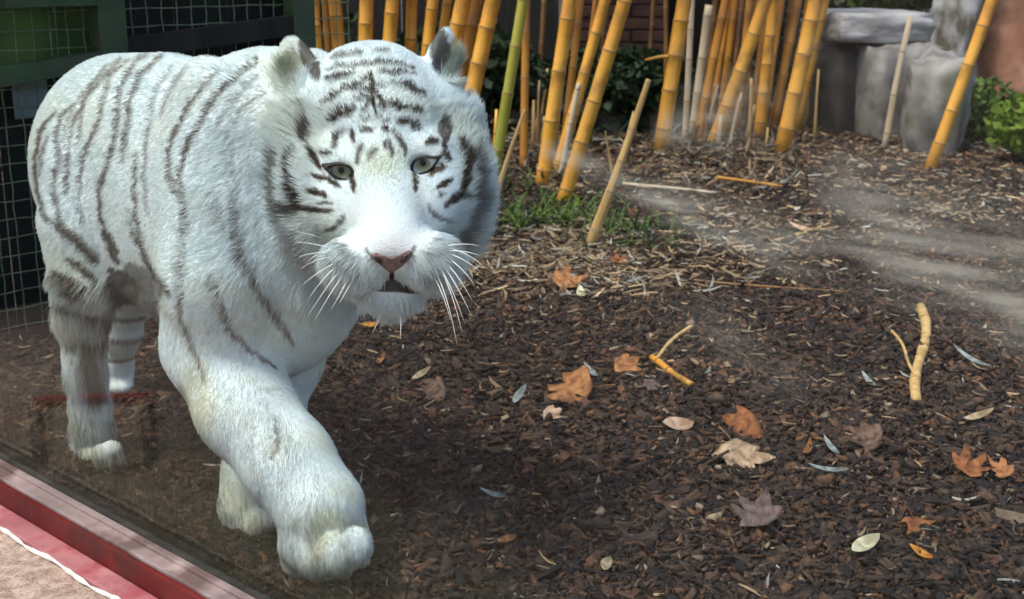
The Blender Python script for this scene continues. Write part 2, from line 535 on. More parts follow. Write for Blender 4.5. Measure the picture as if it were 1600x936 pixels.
link('glass_pane', pm, gm, WIN)

# visitors' path outside
pv = to_world(np.array([[-200, S_P - 0.002, Z_R - 0.008], [200, S_P - 0.002, Z_R - 0.008], [200, -200, Z_R - 0.008], [-200, -200, Z_R - 0.008]], float))
tag(link('visitor_path', np_mesh('visitor_path', pv, [(0, 3, 2, 1)]), M['concrete']), kind='structure')

# ---- mesh fence at right angles to the window, behind the tiger
FX = -1.30
F = empty('mesh_fence', tuple(to_world(np.array([FX, 0, 0]))), ANG)
tag(F, 'green wire mesh fence with flat green rails and post behind the tiger', 'fence')
def fy(px, py=100):       # s where a pixel meets the fence plane
    d = ray(px, py)
    k = ((T0 + FX) - CAM @ HX) / float(d @ HX)
    return float((CAM + d * k) @ NY) - GLASS_D, float((CAM + d * k)[2])


P0, P1 = fy(152)[0], fy(194)[0]
link('post', box_mesh('post', -0.03, 0.03, P0, P1, -0.05, 2.4, 0.004), M['fence_green'], F)
link('post', box_mesh('post', -0.03, 0.03, 0.06, 0.14, -0.05, 2.4, 0.004), M['fence_green'], F)
FE = fy(455)[0]
link('post', box_mesh('post', -0.03, 0.03, FE, FE + 0.08, -0.05, 2.4, 0.004), M['fence_green'], F)
ra, rb = fy(-30, 125), fy(150, 97)
def beam(name, a_, b_, hgt, dep, mat, parent, x=0.0):
    (y0, z0), (y1, z1) = a_, b_
    V = [(x + dx, y, z + dz) for (y, z) in ((y0, z0), (y1, z1)) for dx, dz in ((-dep, -hgt), (dep, -hgt), (dep, hgt), (-dep, hgt))]
    return link(name, np_mesh(name, V, [(0, 1, 2, 3), (7, 6, 5, 4), (0, 4, 5, 1), (1, 5, 6, 2), (2, 6, 7, 3), (3, 7, 4, 0)]), mat, parent)


beam('rail', ra, (P0, rb[1] + 0.005), 0.024, 0.026, M['fence_green'], F, 0.0)
beam('rail', (P0 - 0.26, fy(150, 8)[1] + 0.035), (P1 + 0.001, fy(150, 8)[1] + 0.035), 0.035, 0.027, M['fence_green'], F)
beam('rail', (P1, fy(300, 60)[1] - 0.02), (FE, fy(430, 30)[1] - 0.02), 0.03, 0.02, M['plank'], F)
beam('rail', (0.0, 2.3), (FE, 2.3), 0.03, 0.02, M['fence_green'], F)
# wires: woven, one joined part (3 px thick)
V, Fc = [], []
def addtube(pts, r, sides=5):
    v, f = tube_arrays(pts, [r] * len(pts), sides, False)
    o = len(V)
    V.extend(v)
    Fc.extend([tuple(i + o for i in q) for q in f])


ys = np.arange(0.1, FE + 0.3, 0.05)
zs = np.arange(0.02, 1.35, 0.05)
for k, y in enumerate(ys):
    addtube([(-0.036 + 0.0022 * (1 if (j + k) % 2 else -1), y + 0.0012 * math.sin(j * 2.1 + k), z) for j, z in enumerate(np.arange(0.0, 1.36, 0.05))], 0.0019)
for k, z in enumerate(zs):
    addtube([(-0.036 + 0.0022 * (-1 if (j + k) % 2 else 1), y, z + 0.0015 * math.sin(j * 1.7 + k * 2)) for j, y in enumerate(ys)], 0.0019)
tag(link('wire_mesh', np_mesh('wire_mesh', V, Fc, True), M['wire'], F), kind='stuff')
pl0, pl1 = fy(33, 150)[0], fy(72, 150)[0]
pb = link('grey_panel', box_mesh('grey_panel', -0.052, -0.046, pl0, pl1 + 0.03, fy(50, 188)[1], fy(50, 118)[1], 0.004), M['plate'], F)  # flat grey-blue rectangle behind the wires

# ---- dark timber wall and brick pier far behind the bamboo
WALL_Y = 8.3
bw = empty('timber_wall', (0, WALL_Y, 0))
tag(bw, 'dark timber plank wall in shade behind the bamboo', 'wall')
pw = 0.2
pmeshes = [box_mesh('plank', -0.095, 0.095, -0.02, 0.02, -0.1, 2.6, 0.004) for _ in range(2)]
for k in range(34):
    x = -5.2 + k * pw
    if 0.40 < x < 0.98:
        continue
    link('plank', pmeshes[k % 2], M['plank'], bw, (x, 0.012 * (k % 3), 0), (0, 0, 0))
bp_ = empty('brick_pier', (0.69, WALL_Y - 0.12, 0))
tag(bp_, 'dim reddish brick pier glimpsed between the bamboo culms', 'pier')
link('mortar_core', box_mesh('mortar_core', -0.28, 0.28, -0.06, 0.3, -0.1, 2.6), M['mortar'], bp_)
bk = box_mesh('brick', -0.105, 0.105, -0.05, 0.05, -0.0325, 0.0325, 0.004)
bkh = box_mesh('brick', -0.05, 0.05, -0.05, 0.05, -0.0325, 0.0325, 0.004)
for r_ in range(20):
    z = 0.02 + r_ * 0.076
    if r_ % 2:
        cs = [(-0.226, bkh), (-0.063, bk), (0.158, bk)]
    else:
        cs = [(-0.168, bk), (0.053, bk), (0.225, bkh)]
    for cx_, mm in cs:
        link('brick', mm, M['brick'], bp_, (cx_ + random.uniform(-.003, .003), -0.035 + random.uniform(-.004, .004), z), (0, 0, random.uniform(-.012, .012)))
# ================================================================== the white tiger
TL = lambda p: to_local(np.asarray(p, float))
CAMR = np.stack([TL(ORG + RT), TL(ORG + UP), TL(ORG + FW)])     # camera axes in the tiger's frame (rows)
HD = 2.05                                                        # depth of the head's middle
def hp(px, py, wpx=0.0):
    return TL(at_depth(px, py, HD - wpx * HD / FPX))


PX = HD / FPX
prims, subs = [], []


def ell(c, r, k=0.04, Rm=None):
    prims.append(('e', np.asarray(c, float), np.asarray(r, float), k, np.eye(3) if Rm is None else Rm))


def cone(a_, b_, ra_, rb_, k=0.04):
    prims.append(('c', np.asarray(a_, float), np.asarray(b_, float), ra_, rb_, k))


def hell(c, r, k=0.03, roll=0.0, yaw=0.0):
    Rm = CAMR
    if roll or yaw:
        cr_, sr = math.cos(R(roll)), math.sin(R(roll))
        cy_, sy_ = math.cos(R(yaw)), math.sin(R(yaw))
        Rm = np.array([[cr_, sr, 0], [-sr, cr_, 0], [0, 0, 1]]) @ np.array([[cy_, 0, sy_], [0, 1, 0], [-sy_, 0, cy_]]) @ CAMR
    ell(hp(*c), np.asarray(r, float) * PX, k, Rm)


def hcone(a_, b_, ra_, rb_, k=0.03):
    cone(hp(*a_), hp(*b_), ra_ * PX, rb_ * PX, k)


def sp_(px, py, s):
    return TL(on_s(px, py, s))


def pxr(px, py, s, r):
    return r * float((on_s(px, py, s) - CAM) @ FW) / FPX


def limb(pts, k=0.035):
    for (x0, y0, s0_, r0), (x1, y1, s1_, r1) in zip(pts[:-1], pts[1:]):
        cone(sp_(x0, y0, s0_), sp_(x1, y1, s1_), pxr(x0, y0, s0_, r0), pxr(x1, y1, s1_, r1), k)


MID = 0.28
# torso
ell((-.29, MID, .61), (.175, .16, .205), .05)
ell((-.345, MID, .59), (.13, .135, .165), .05)
ell((-.12, MID, .64), (.30, .17, .195), .06)
ell((-.0, MID, .53), (.33, .165, .185), .06)
ell((.12, MID, .57), (.25, .18, .245), .06)
ell((.20, MID, .53), (.15, .165, .25), .06)
ell((.19, .165, .67), (.10, .055, .18), .06)
ell((.19, .395, .67), (.10, .055, .18), .06)
ell((.22, MID, .765), (.12, .10, .095), .06)
ell((.25, MID + .01, .52), (.07, .12, .17), .06)
# neck
cone((.20, MID, .675), hp(590, 215, -85), .155, .10, .04)
cone((.24, MID, .59), hp(605, 300, -75), .13, .08, .04)
# limbs
limb([(345, 330, .17, 88), (345, 430, .155, 92), (330, 540, .15, 70), (385, 640, .155, 71), (450, 722, .165, 66), (500, 795, .175, 61), (506, 832, .18, 56)])
for px, py, r_, s_ in ((463, 858, 24, .150), (494, 868, 26, .140), (528, 866, 26, .140), (558, 852, 24, .150)):
    ell(sp_(px, py, s_), np.array([1.2, .92, 1.25]) * pxr(px, py, s_, r_), .010)
ell(sp_(510, 850, .175), np.array([.078, .07, .048]), .03)
for px, py in ((468, 884), (497, 892), (530, 889), (557, 876)):
    c_ = TL(on_ground(px, py, .022))
    ell((c_[0] - .008, c_[1], .024), (.034, .022, .026), .008)
limb([(462, 460, .37, 72), (450, 560, .35, 50), (425, 650, .29, 42), (396, 735, .23, 42), (382, 790, .20, 42)])
for px, py, r_, s_ in ((352, 812, 17, .19), (372, 822, 18, .18), (396, 822, 18, .18), (415, 812, 16, .19)):
    ell(sp_(px, py, s_), np.array([1.3, 1, 1]) * pxr(px, py, s_, r_), .015)
limb([(140, 270, .17, 72), (132, 350, .145, 62), (132, 410, .14, 48), (126, 470, .15, 38), (132, 560, .16, 27), (141, 640, .175, 27), (146, 688, .18, 30)])
cone(sp_(170, 330, .18), sp_(160, 430, .15), .08, .05, .05)
for px, py, r_, s_ in ((122, 704, 14, .165), (140, 711, 15, .155), (160, 709, 15, .155), (176, 701, 13, .165)):
    ell(sp_(px, py, s_), np.array([1.4, 1, 1]) * pxr(px, py, s_, r_), .012)
limb([(205, 380, .38, 50), (203, 440, .40, 38), (192, 520, .42, 24), (184, 575, .43, 19), (185, 596, .43, 20)])
ell(sp_(186, 603, .42), np.array([.035, .03, .018]), .015)
# tail, hanging behind
tl = [(-.47, .28, .68), (-.58, .34, .55), (-.66, .43, .38), (-.70, .51, .25), (-.74, .57, .17)]
for p_, q_, r0, r1 in zip(tl[:-1], tl[1:], (.05, .036, .032, .03), (.036, .032, .03, .024)):
    cone(p_, q_, r0, r1, .03)
N_BODY = len(prims)
# head
hell((583, 166, -12), (112, 100, 108), .04)
hell((596, 195, 52), (84, 82, 60), .03)
hell((545, 240, 80), (40, 20, 22), .02, roll=-8)
hell((655, 231, 80), (40, 20, 22), .02, roll=12)
hell((517, 282, 18), (60, 74, 64), .04)
hell((690, 277, 18), (60, 76, 64), .04)
hell((492, 285, -35), (40, 100, 60), .05)
hell((712, 272, -35), (36, 96, 60), .06)
hell((690, 185, -30), (40, 60, 60), .05)
hell((490, 190, -30), (40, 60, 60), .05)
hell((516, 345, -15), (46, 55, 60), .05)
hell((698, 340, -15), (44, 58, 60), .05)
hell((547, 322, 76), (44, 58, 50), .045)
hell((673, 317, 76), (44, 58, 50), .045)
hcone((579, 258, 88), (592, 372, 138), 30, 30, .03)
hcone((617, 256, 88), (633, 369, 138), 30, 30, .03)
hcone((598, 240, 84), (612, 372, 140), 32, 30, .03)
hell((613, 390, 158), (38, 20, 24), .02)
hell((567, 406, 132), (54, 38, 48), .014, roll=-10)
hell((659, 401, 132), (52, 38, 48), .014, roll=12)
hcone((611, 446, 88), (605, 385, -10), 39, 82, .03)
hell((612, 459, 110), (46, 23, 34), .008)
# ears: cupped shells turned outwards
hell((468, 115, -14), (36, 40, 15), .012, roll=12, yaw=-24)
hell((457, 86, -14), (25, 30, 11), .014, roll=14, yaw=-24)
hell((689, 104, -14), (30, 38, 15), .012, roll=-6, yaw=34)
hell((694, 72, -14), (18, 30, 11), .014, roll=-8, yaw=34)
def hsub(c, r, k, roll=0.0, yaw=0.0):
    n0 = len(prims)
    hell(c, r, k, roll, yaw)
    subs.append(prims.pop())


hsub((462, 112, 4), (27, 33, 14), .006, 12, -24)
hsub((453, 88, 4), (18, 24, 12), .008, 14, -24)
hsub((697, 102, 4), (20, 32, 14), .006, -6, 34)
hsub((698, 76, 4), (11, 24, 12), .008, -8, 34)
# eye sockets
hsub((533, 269, 112), (21, 13, 22), .008, roll=-8)
hsub((660, 258, 112), (20, 14, 22), .008, roll=10)

VX = 0.005
lo, hi = np.array([-.93, -.06, -.02]), np.array([.76, .68, 1.03])
dims = np.ceil((hi - lo) / VX).astype(int) + 1
field = np.full(dims, 0.5, np.float32)
axs = [(lo[i] + np.arange(dims[i]) * VX).astype(np.float32) for i in range(3)]


def prim_eval(pr, P):
    if pr[0] == 'e':
        _, c, r, k, Rm = pr
        q = (P - c.astype(np.float32)) @ Rm.T.astype(np.float32)
        k0 = np.sqrt(((q / r) ** 2).sum(-1))
        k1 = np.sqrt(((q / (r * r)) ** 2).sum(-1))
        return k0 * (k0 - 1) / np.maximum(k1, 1e-6)
    _, a_, b_, ra_, rb_, k = pr
    d = (b_ - a_)
    t = np.clip(((P - a_.astype(np.float32)) @ d.astype(np.float32)) / float(d @ d), 0, 1)
    return np.sqrt(((P - a_ - t[..., None] * d) ** 2).sum(-1)) - (ra_ + (rb_ - ra_) * t)


def prim_box(pr, m):
    if pr[0] == 'e':
        e_ = np.sqrt(((pr[4].T * pr[2]) ** 2).sum(1))
        return pr[1] - e_ - m, pr[1] + e_ + m
    r_ = max(pr[3], pr[4])
    return np.minimum(pr[1], pr[2]) - r_ - m, np.maximum(pr[1], pr[2]) + r_ + m


def apply(pr, sub=False):
    k = pr[3] if pr[0] == 'e' else pr[5]
    b0_, b1_ = prim_box(pr, k + 0.02)
    i0 = np.clip(((b0_ - lo) / VX).astype(int), 0, dims - 1)
    i1 = np.clip(((b1_ - lo) / VX).astype(int) + 2, 1, dims)
    sl = tuple(slice(p, q) for p, q in zip(i0, i1))
    P = np.stack(np.meshgrid(*[axs[i][sl[i]] for i in range(3)], indexing='ij'), -1)
    d = prim_eval(pr, P).astype(np.float32)
    f = field[sl]
    if sub:
        d = -d
        hh = np.clip(k - np.abs(f - d), 0, None) / k
        field[sl] = np.maximum(f, d) + hh * hh * k * 0.25
    else:
        hh = np.clip(k - np.abs(f - d), 0, None) / k
        field[sl] = np.minimum(f, d) - hh * hh * k * 0.25


for pr in prims:
    apply(pr)
for pr in subs:
    apply(pr, True)
# keep the soles flat on the ground
zf = (axs[2][None, None, :] - 0.004)
field = np.maximum(field, -zf)


def surface_nets(f):
    neg = f < 0
    c = np.zeros(np.array(f.shape) - 1, np.int8)
    for dx in (0, 1):
        for dy in (0, 1):
            for dz in (0, 1):
                c += neg[dx:f.shape[0] - 1 + dx, dy:f.shape[1] - 1 + dy, dz:f.shape[2] - 1 + dz]
    I, J, K = np.nonzero((c > 0) & (c < 8))
    idx = np.full(c.shape, -1, np.int64)
    idx[I, J, K] = np.arange(len(I))
    acc = np.zeros((len(I), 3))
    cnt = np.zeros(len(I))
    cor = [(x, y, z) for x in (0, 1) for y in (0, 1) for z in (0, 1)]
    for a_ in cor:
        for ax in range(3):
            if a_[ax]:
                continue
            b_ = list(a_)
            b_[ax] = 1
            v0 = f[I + a_[0], J + a_[1], K + a_[2]]
            v1 = f[I + b_[0], J + b_[1], K + b_[2]]
            m = (v0 < 0) != (v1 < 0)
            t = np.where(m, v0 / np.where(m, v0 - v1, 1), 0)
            p = np.tile(np.array(a_, float), (len(I), 1))
            p[:, ax] = t
            acc[m] += p[m]
            cnt[m] += 1
    V_ = lo + (np.stack([I, J, K], -1) + acc / cnt[:, None]) * VX
    Fs = []
    sh = f.shape
    for ax in range(3):
        o1, o2 = (ax + 1) % 3, (ax + 2) % 3
        sa = [slice(None)] * 3
        sb = [slice(None)] * 3
        sa[ax], sb[ax] = slice(0, sh[ax] - 1), slice(1, sh[ax])
        na, nb = neg[tuple(sa)], neg[tuple(sb)]
        E = np.stack(np.nonzero(na != nb), -1)
        E = E[(E[:, o1] > 0) & (E[:, o2] > 0) & (E[:, o1] < sh[o1] - 1) & (E[:, o2] < sh[o2] - 1)]
        fl = na[E[:, 0], E[:, 1], E[:, 2]]
        quad = []
        for d1, d2 in ((-1, -1), (0, -1), (0, 0), (-1, 0)):
            Q = E.copy()
            Q[:, o1] += d1
            Q[:, o2] += d2
            quad.append(idx[Q[:, 0], Q[:, 1], Q[:, 2]])
        q = np.stack(quad, -1)
        q[~fl] = q[~fl][:, ::-1]
        Fs.append(q)
    return V_, np.concatenate(Fs)


TV, TF = surface_nets(field)
# drop anything but the main body
print('tiger mesh', len(TV), len(TF))

# ---- coat pattern: stripes, dark patches and painted ruff shade traced as strokes
def crop(pts, ox, oy, sc):
    return [(ox + x * sc, oy + y * sc) for x, y in pts]


BODY = []       # (points px, width px, strength)
for pts, wd, st in [
    ([(520, 200), (440, 330), (430, 480), (400, 600), (365, 680), (370, 800), (420, 930)], 8, .85),
    ([(600, 205), (520, 270), (475, 370), (465, 500), (450, 590)], 10, .8),
    ([(450, 210), (370, 300), (320, 350), (295, 450), (290, 520)], 6, .75),
    ([(480, 220), (410, 270), (385, 350), (370, 430), (330, 520), (300, 620), (290, 720), (310, 820)], 7, .8),
    ([(400, 240), (340, 310), (310, 380), (265, 460), (255, 540)], 7, .75),
    ([(250, 560), (249, 630), (246, 710)], 8, .85),
    ([(270, 380), (220, 430), (212, 510), (218, 580), (200, 680), (215, 790), (260, 860), (350, 920)], 8, .8),
    ([(210, 400), (150, 480), (130, 600), (140, 700), (170, 790), (230, 850), (300, 890), (360, 930)], 8, .85),
    ([(180, 490), (155, 560), (150, 640)], 7, .7),
    ([(640, 240), (575, 330), (555, 430), (540, 530), (530, 640), (540, 770)], 6, .6),
    ([(690, 240), (620, 330), (590, 420)], 10, .35),
    ([(500, 560), (495, 680), (500, 800), (530, 900)], 7, .75),
    ([(470, 760), (490, 850), (520, 930)], 6, .5),
    ([(800, 250), (700, 380), (640, 490), (620, 540), (620, 630), (650, 720)], 9, .85),
    ([(760, 300), (690, 390)], 12, .4),
    ([(960, 210), (800, 340), (730, 460), (680, 560), (660, 640), (670, 740), (690, 850)], 9, .95),
    ([(960, 260), (860, 360), (810, 440), (795, 490)], 6, .6),
    ([(990, 330), (880, 400), (850, 470), (850, 560), (870, 740), (880, 830), (910, 910)], 6, .5),
    ([(780, 690), (810, 780), (825, 870)], 6, .6),
    ([(330, 310), (280, 380), (240, 460), (235, 520)], 5, .6),
    ([(560, 190), (490, 240), (450, 300)], 6, .6),
    ([(350, 520), (300, 560), (280, 600)], 4, .4)]:
    BODY.append((crop(pts, 0, 0, .427), wd * .9, min(1, st * 1.05)))
for pts, wd, st in [
    ([(340, 0), (380, 90), (435, 170)], 10, .9),
    ([(270, 0), (300, 80)], 14, .9),
    ([(150, -20), (200, 30), (250, 80)], 15, .95), ([(170, 70), (210, 95), (255, 135)], 12, .95),
    ([(135, 105), (190, 135), (255, 165)], 13, .95), ([(130, 172), (200, 188), (270, 215)], 14, .95),
    ([(150, 268), (200, 268), (265, 280)], 12, .95), ([(170, 330), (220, 335), (262, 345)], 9, .6),
    ([(215, 300), (240, 360), (240, 420)], 24, .8), ([(205, 250), (250, 320)], 18, .8),
    ([(290, 110), (330, 160), (300, 210)], 44, .85), ([(330, 90), (390, 150), (385, 220)], 32, .65), ([(280, 200), (285, 300)], 28, .8)]:  # the widest strokes are dark patches on the inner hind leg
    BODY.append((crop(pts, 0, 360, .615), wd, st))
for pts, wd, st in [
    ([(105, 60), (95, 200), (95, 290), (125, 370), (150, 440)], 8, .75),
    ([(165, 190), (190, 270), (210, 320), (260, 370), (310, 405)], 9, .85),
    ([(215, 20), (230, 150), (270, 220), (320, 290), (350, 350)], 10, .85),
    ([(170, 10), (190, 100)], 6, .45),
    ([(245, 130), (270, 190)], 6, .4),
    ([(310, 520), (317, 570), (300, 615)], 8, .6),
    ([(90, 440), (110, 490)], 9, .4),
    ([(262, 456), (320, 450)], 6, .35), ([(400, 640), (405, 680)], 8, .25), ([(315, 655), (335, 680)], 8, .25)]:
    BODY.append((crop(pts, 220, 300, .68), wd, st))
FACE = []
for pts, wd, st in [
    ([(180, 115), (230, 103), (275, 98)], 14, .55), ([(310, 95), (350, 95)], 10, .5),
    ([(165, 150), (220, 135), (290, 132), (340, 128), (390, 135), (425, 143)], 7, .75),
    ([(165, 178), (210, 170), (255, 155)], 12, .8), ([(325, 155), (380, 158), (430, 160)], 9, .75),
    ([(300, 162), (302, 200), (306, 240), (318, 292)], 8, .95), ([(300, 172), (272, 182), (250, 198)], 9, .8),
    ([(302, 200), (260, 205), (215, 205), (180, 235), (152, 258)], 12, .85), ([(302, 212), (280, 228), (248, 240)], 10, .8),
    ([(304, 228), (290, 250), (272, 268)], 9, .8), ([(300, 190), (322, 225), (336, 268)], 9, .85), ([(318, 238), (345, 240)], 7, .7),
    ([(312, 190), (345, 200)], 8, .7), ([(322, 255), (340, 270)], 8, .6),
    ([(358, 184), (410, 200), (458, 224)], 14, .8), ([(182, 300), (215, 276), (252, 262)], 17, .95),
    ([(348, 248), (400, 258), (448, 277)], 16, .95), ([(272, 292), (302, 290)], 8, .7), ([(325, 293), (355, 297)], 8, .6),
    ([(190, 378), (197, 345), (222, 328)], 12, .85), ([(240, 322), (248, 368)], 9, .8), ([(265, 328), (308, 324)], 13, .8),
    ([(334, 318), (352, 326)], 17, .9), ([(372, 300), (410, 305), (448, 326)], 14, .85), ([(428, 300), (418, 328)], 8, .7),
    ([(260, 428), (262, 390), (284, 362)], 8, .75), ([(292, 412), (312, 376)], 10, .65), ([(334, 362), (338, 382)], 9, .7),
    ([(348, 352), (362, 405)], 9, .75), ([(368, 335), (390, 365), (402, 405)], 8, .8), ([(360, 325), (372, 345)], 7, .6),
    ([(112, 282), (118, 262)], 14, .5), ([(112, 368), (120, 340), (124, 308)], 24, .8), ([(128, 378), (138, 405), (148, 437), (180, 432)], 11, .95),
    ([(150, 396), (187, 392)], 15, .85), ([(505, 296), (512, 325), (517, 358)], 26, .75), ([(514, 362), (512, 392), (530, 416)], 10, .85),
    ([(453, 370), (470, 360), (494, 364)], 15, .85), ([(468, 458), (495, 440), (518, 430)], 14, .95), ([(488, 492), (510, 486), (530, 472)], 14, .9),
    ([(496, 516), (512, 516)], 10, .8), ([(132, 463), (165, 465), (208, 485)], 12, .95), ([(128, 503), (148, 510), (168, 516)], 15, .9),
    ([(150, 538), (188, 540)], 8, .7), ([(88, 393), (72, 440), (85, 500), (102, 540), (150, 562), (188, 560)], 13, .85),
    ([(60, 546), (85, 556), (112, 552)], 20, .8), ([(34, 400), (30, 470), (44, 545), (70, 600)], 22, .62), ([(70, 585), (95, 640), (135, 690)], 24, .4), ([(553, 358), (576, 410), (570, 480), (556, 512)], 16, .85),  # the soft wide strokes paint shade along the ruff's edge
    ([(598, 380), (606, 470), (594, 530)], 16, .6), ([(512, 552), (545, 520), (578, 532)], 13, .85), ([(462, 548), (490, 580), (522, 590)], 11, .7),
    ([(606, 470), (598, 560), (560, 625), (530, 655)], 22, .55), ([(175, 622), (200, 606), (222, 578)], 9, .75), ([(150, 600), (160, 640)], 10, .4),  # first stroke paints the shade under the opposite ruff
    ([(190, 690), (230, 707), (272, 735)], 5, .5), ([(195, 650), (230, 675), (262, 697)], 5, .6), ([(440, 745), (500, 716)], 5, .65), ([(450, 690), (492, 668)], 5, .6),
    ([(240, 450), (246, 475), (252, 505)], 13, .95), ([(422, 448), (427, 470), (432, 500)], 14, .9), ([(175, 432), (200, 430)], 9, .8), ([(480, 405), (505, 400), (530, 418)], 8, .75),
    ([(283, 672), (300, 696), (330, 714)], 8, .7), ([(427, 662), (416, 690), (392, 704)], 8, .7),
    ([(205, 640), (208, 646)], 6, .6), ([(225, 655), (228, 660)], 5, .6), ([(480, 640), (484, 646)], 6, .6), ([(496, 655), (499, 660)], 6, .6), ([(470, 612), (473, 617)], 6, .5), ([(215, 615), (218, 620)], 6, .5),
    ([(250, 772), (300, 780), (340, 784)], 8, .5), ([(385, 776), (440, 790)], 10, .5)]:
    FACE.append((crop(pts, 420, 30, .5345), wd * .5345 * 1.28 + 1.2, min(1, st * 1.15)))

MW, MH, SS = 1700, 1000, 1


def raster(strokes, soft):
    img = np.zeros((MH, MW), np.float32)
    for pts, wd, st in strokes:
        pts = np.array(pts, float)
        seg = np.hypot(*np.diff(pts, axis=0).T)
        cum = np.concatenate([[0], np.cumsum(seg)]) / max(seg.sum(), 1e-6)
        x0, y0 = np.maximum(pts.min(0) - wd * 1.5 - 6, 0).astype(int)
        x1, y1 = np.minimum(pts.max(0) + wd * 1.5 + 6, (MW - 1, MH - 1)).astype(int)
        if x1 <= x0 or y1 <= y0:
            continue
        yy, xx = np.mgrid[y0:y1, x0:x1].astype(np.float32)
        jx = xx + 5 * (vnoise(xx * .11, yy * .11, 51) - .5)
        jy = yy + 5 * (vnoise(xx * .11, yy * .11, 53) - .5)
        val = np.zeros_like(xx)
        for i in range(len(pts) - 1):
            d = pts[i + 1] - pts[i]
            t = np.clip(((jx - pts[i, 0]) * d[0] + (jy - pts[i, 1]) * d[1]) / max(d @ d, 1e-6), 0, 1)
            dist = np.hypot(jx - pts[i, 0] - t * d[0], jy - pts[i, 1] - t * d[1])
            u = cum[i] + (cum[i + 1] - cum[i]) * t
            wloc = wd * .5 * (0.45 + 0.55 * np.sqrt(np.clip(4 * u * (1 - u), 0, 1)))
            val = np.maximum(val, np.clip((wloc + soft - dist) / (2 * soft), 0, 1))
        img[y0:y1, x0:x1] = np.maximum(img[y0:y1, x0:x1], val * st)
    return img


IMG_B, IMG_F = raster(BODY, 2.0), raster(FACE, 1.0)
HC = hp(596, 265, 20)


def is_head(P):
    """0..1, P in the tiger's frame"""
    x, y, D = project(to_world(P))
    inside = (np.hypot((x - 602) / 178, (y - 265) / 240) < 1) & (D < HD + .165)
    ear = ((np.hypot(x - 463, y - 105) < 58) | (np.hypot(x - 692, y - 92) < 58)) & (D < HD + .08)
    return inside | ear


def sample(img, x, y):
    xi = np.clip(np.round(x).astype(int), 0, MW - 1)
    yi = np.clip(np.round(y).astype(int), 0, MH - 1)
    return img[yi, xi]


def stripes(P):
    x, y, D = project(to_world(P))
    Q = P.copy()
    far = P[:, 1] > MID
    Q[far, 1] = 2 * MID - P[far, 1]
    qx, qy, _ = project(to_world(Q))
    body = np.where(far, sample(IMG_B, qx, qy), sample(IMG_B, x, y))
    leg_far = far & ((P[:, 2] < .42) | (P[:, 0] > .2))
    body = np.where(leg_far, 0, body)
    lhind = far & (P[:, 0] < -.35) & (P[:, 2] < .42)
    band = np.clip((np.sin(P[:, 2] * 95 + P[:, 0] * 14) - .55) * 2.2, 0, .8) * (P[:, 2] > .1)
    body = np.where(lhind, band, body)
    return np.where(is_head(P), sample(IMG_F, x, y), body * .93)


WHITE = np.array([0.74, 0.80, 0.79])
DARK = np.array([0.075, 0.055, 0.038])


def coat(P):
    st = stripes(P)[:, None]
    n = fbm(P[:, 0] * 9 + P[:, 2] * 4, P[:, 2] * 11 + P[:, 1] * 8, 61)[:, None]
    base = WHITE * (0.93 + 0.12 * n)
    base = base * (1 - 0.10 * np.clip((n - .5) * 4, 0, 1) * np.array([0, .2, .6]))
    x, y, D = project(to_world(P))
    hd = is_head(P)
    # cream tones of the muzzle bridge, throat and ears' insides
    br = np.exp(-(((x - 598) / 45) ** 2 + ((y - 255) / 28) ** 2))[:, None] * hd[:, None]
    base = base * (1 - br * np.array([.18, .20, .34]))
    pk = np.exp(-(((x - 615) / 40) ** 2 + ((y - 382) / 26) ** 2))[:, None] * hd[:, None]
    base = base * (1 - pk * np.array([.10, .22, .22]))
    sidep = (np.exp(-(((x - 655) / 16) ** 2 + ((y - 320) / 45) ** 2)) + .6 * np.exp(-(((x - 560) / 14) ** 2 + ((y - 320) / 45) ** 2)))[:, None] * hd[:, None]  # pinkish shading painted down both sides of the bridge
    base = base * (1 - sidep * np.array([.12, .17, .19]))
    earb = ((np.hypot((x - 484 - (y - 95) * .35) / 13, (y - 95) / 32) < 1) | (np.hypot((x - 687) / 15, (y - 80) / 34) < 1)) & hd
    st = np.maximum(st, .85 * earb[:, None])
    eari = ((np.hypot((x - 455) / 18, (y - 112) / 34) < 1) | (np.hypot((x - 706) / 16, (y - 98) / 34) < 1)) & hd
    base = base * (1 - .5 * eari[:, None] * np.array([.8, .8, 1.0]))
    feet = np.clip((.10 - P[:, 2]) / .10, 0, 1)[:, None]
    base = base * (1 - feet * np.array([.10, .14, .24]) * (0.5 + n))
    # cream and grubby tones on the neck, chest, belly and elbows
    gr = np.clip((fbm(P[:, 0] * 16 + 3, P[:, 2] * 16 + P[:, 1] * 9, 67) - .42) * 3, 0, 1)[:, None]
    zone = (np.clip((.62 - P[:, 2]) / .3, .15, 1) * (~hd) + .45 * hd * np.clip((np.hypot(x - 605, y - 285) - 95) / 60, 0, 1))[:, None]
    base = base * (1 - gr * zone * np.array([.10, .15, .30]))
    dk = np.where(hd[:, None], DARK, DARK * np.array([1.7, 1.65, 1.55]))
    return base * (1 - st) + dk * (0.75 + 0.5 * n) * st


tm = np_mesh('tiger_body', TV, TF, True)
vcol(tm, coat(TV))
M['coat'] = pmat('tiger_coat', (0.94, 0.94, 0.94), (1, 1, 1), 160, 0.75, 0.35, 400, attr='tint', spec=0.1)
tiger = link('white_tiger', tm, M['coat'], None, tuple(ORG), (0, 0, ANG))
tag(tiger, 'white tiger with grey-brown stripes striding along the glass, facing the viewer', 'tiger')
bvh = BVHTree.FromPolygons([Vector(v) for v in TV], [tuple(int(i) for i in f) for f in TF])
CL = to_local(CAM)


def surf(px, py):
    """point of the tiger's skin seen through a pixel, tiger frame"""
    d = to_local(CAM + ray(px, py)) - CL
    hit = bvh.ray_cast(Vector(CL), Vector(d).normalized())
    return np.array(hit[0]) if hit[0] is not None else None


VIEW = FW @ np.stack([HX, NY, [0, 0, 1]]).T      # view axis in the tiger's frame


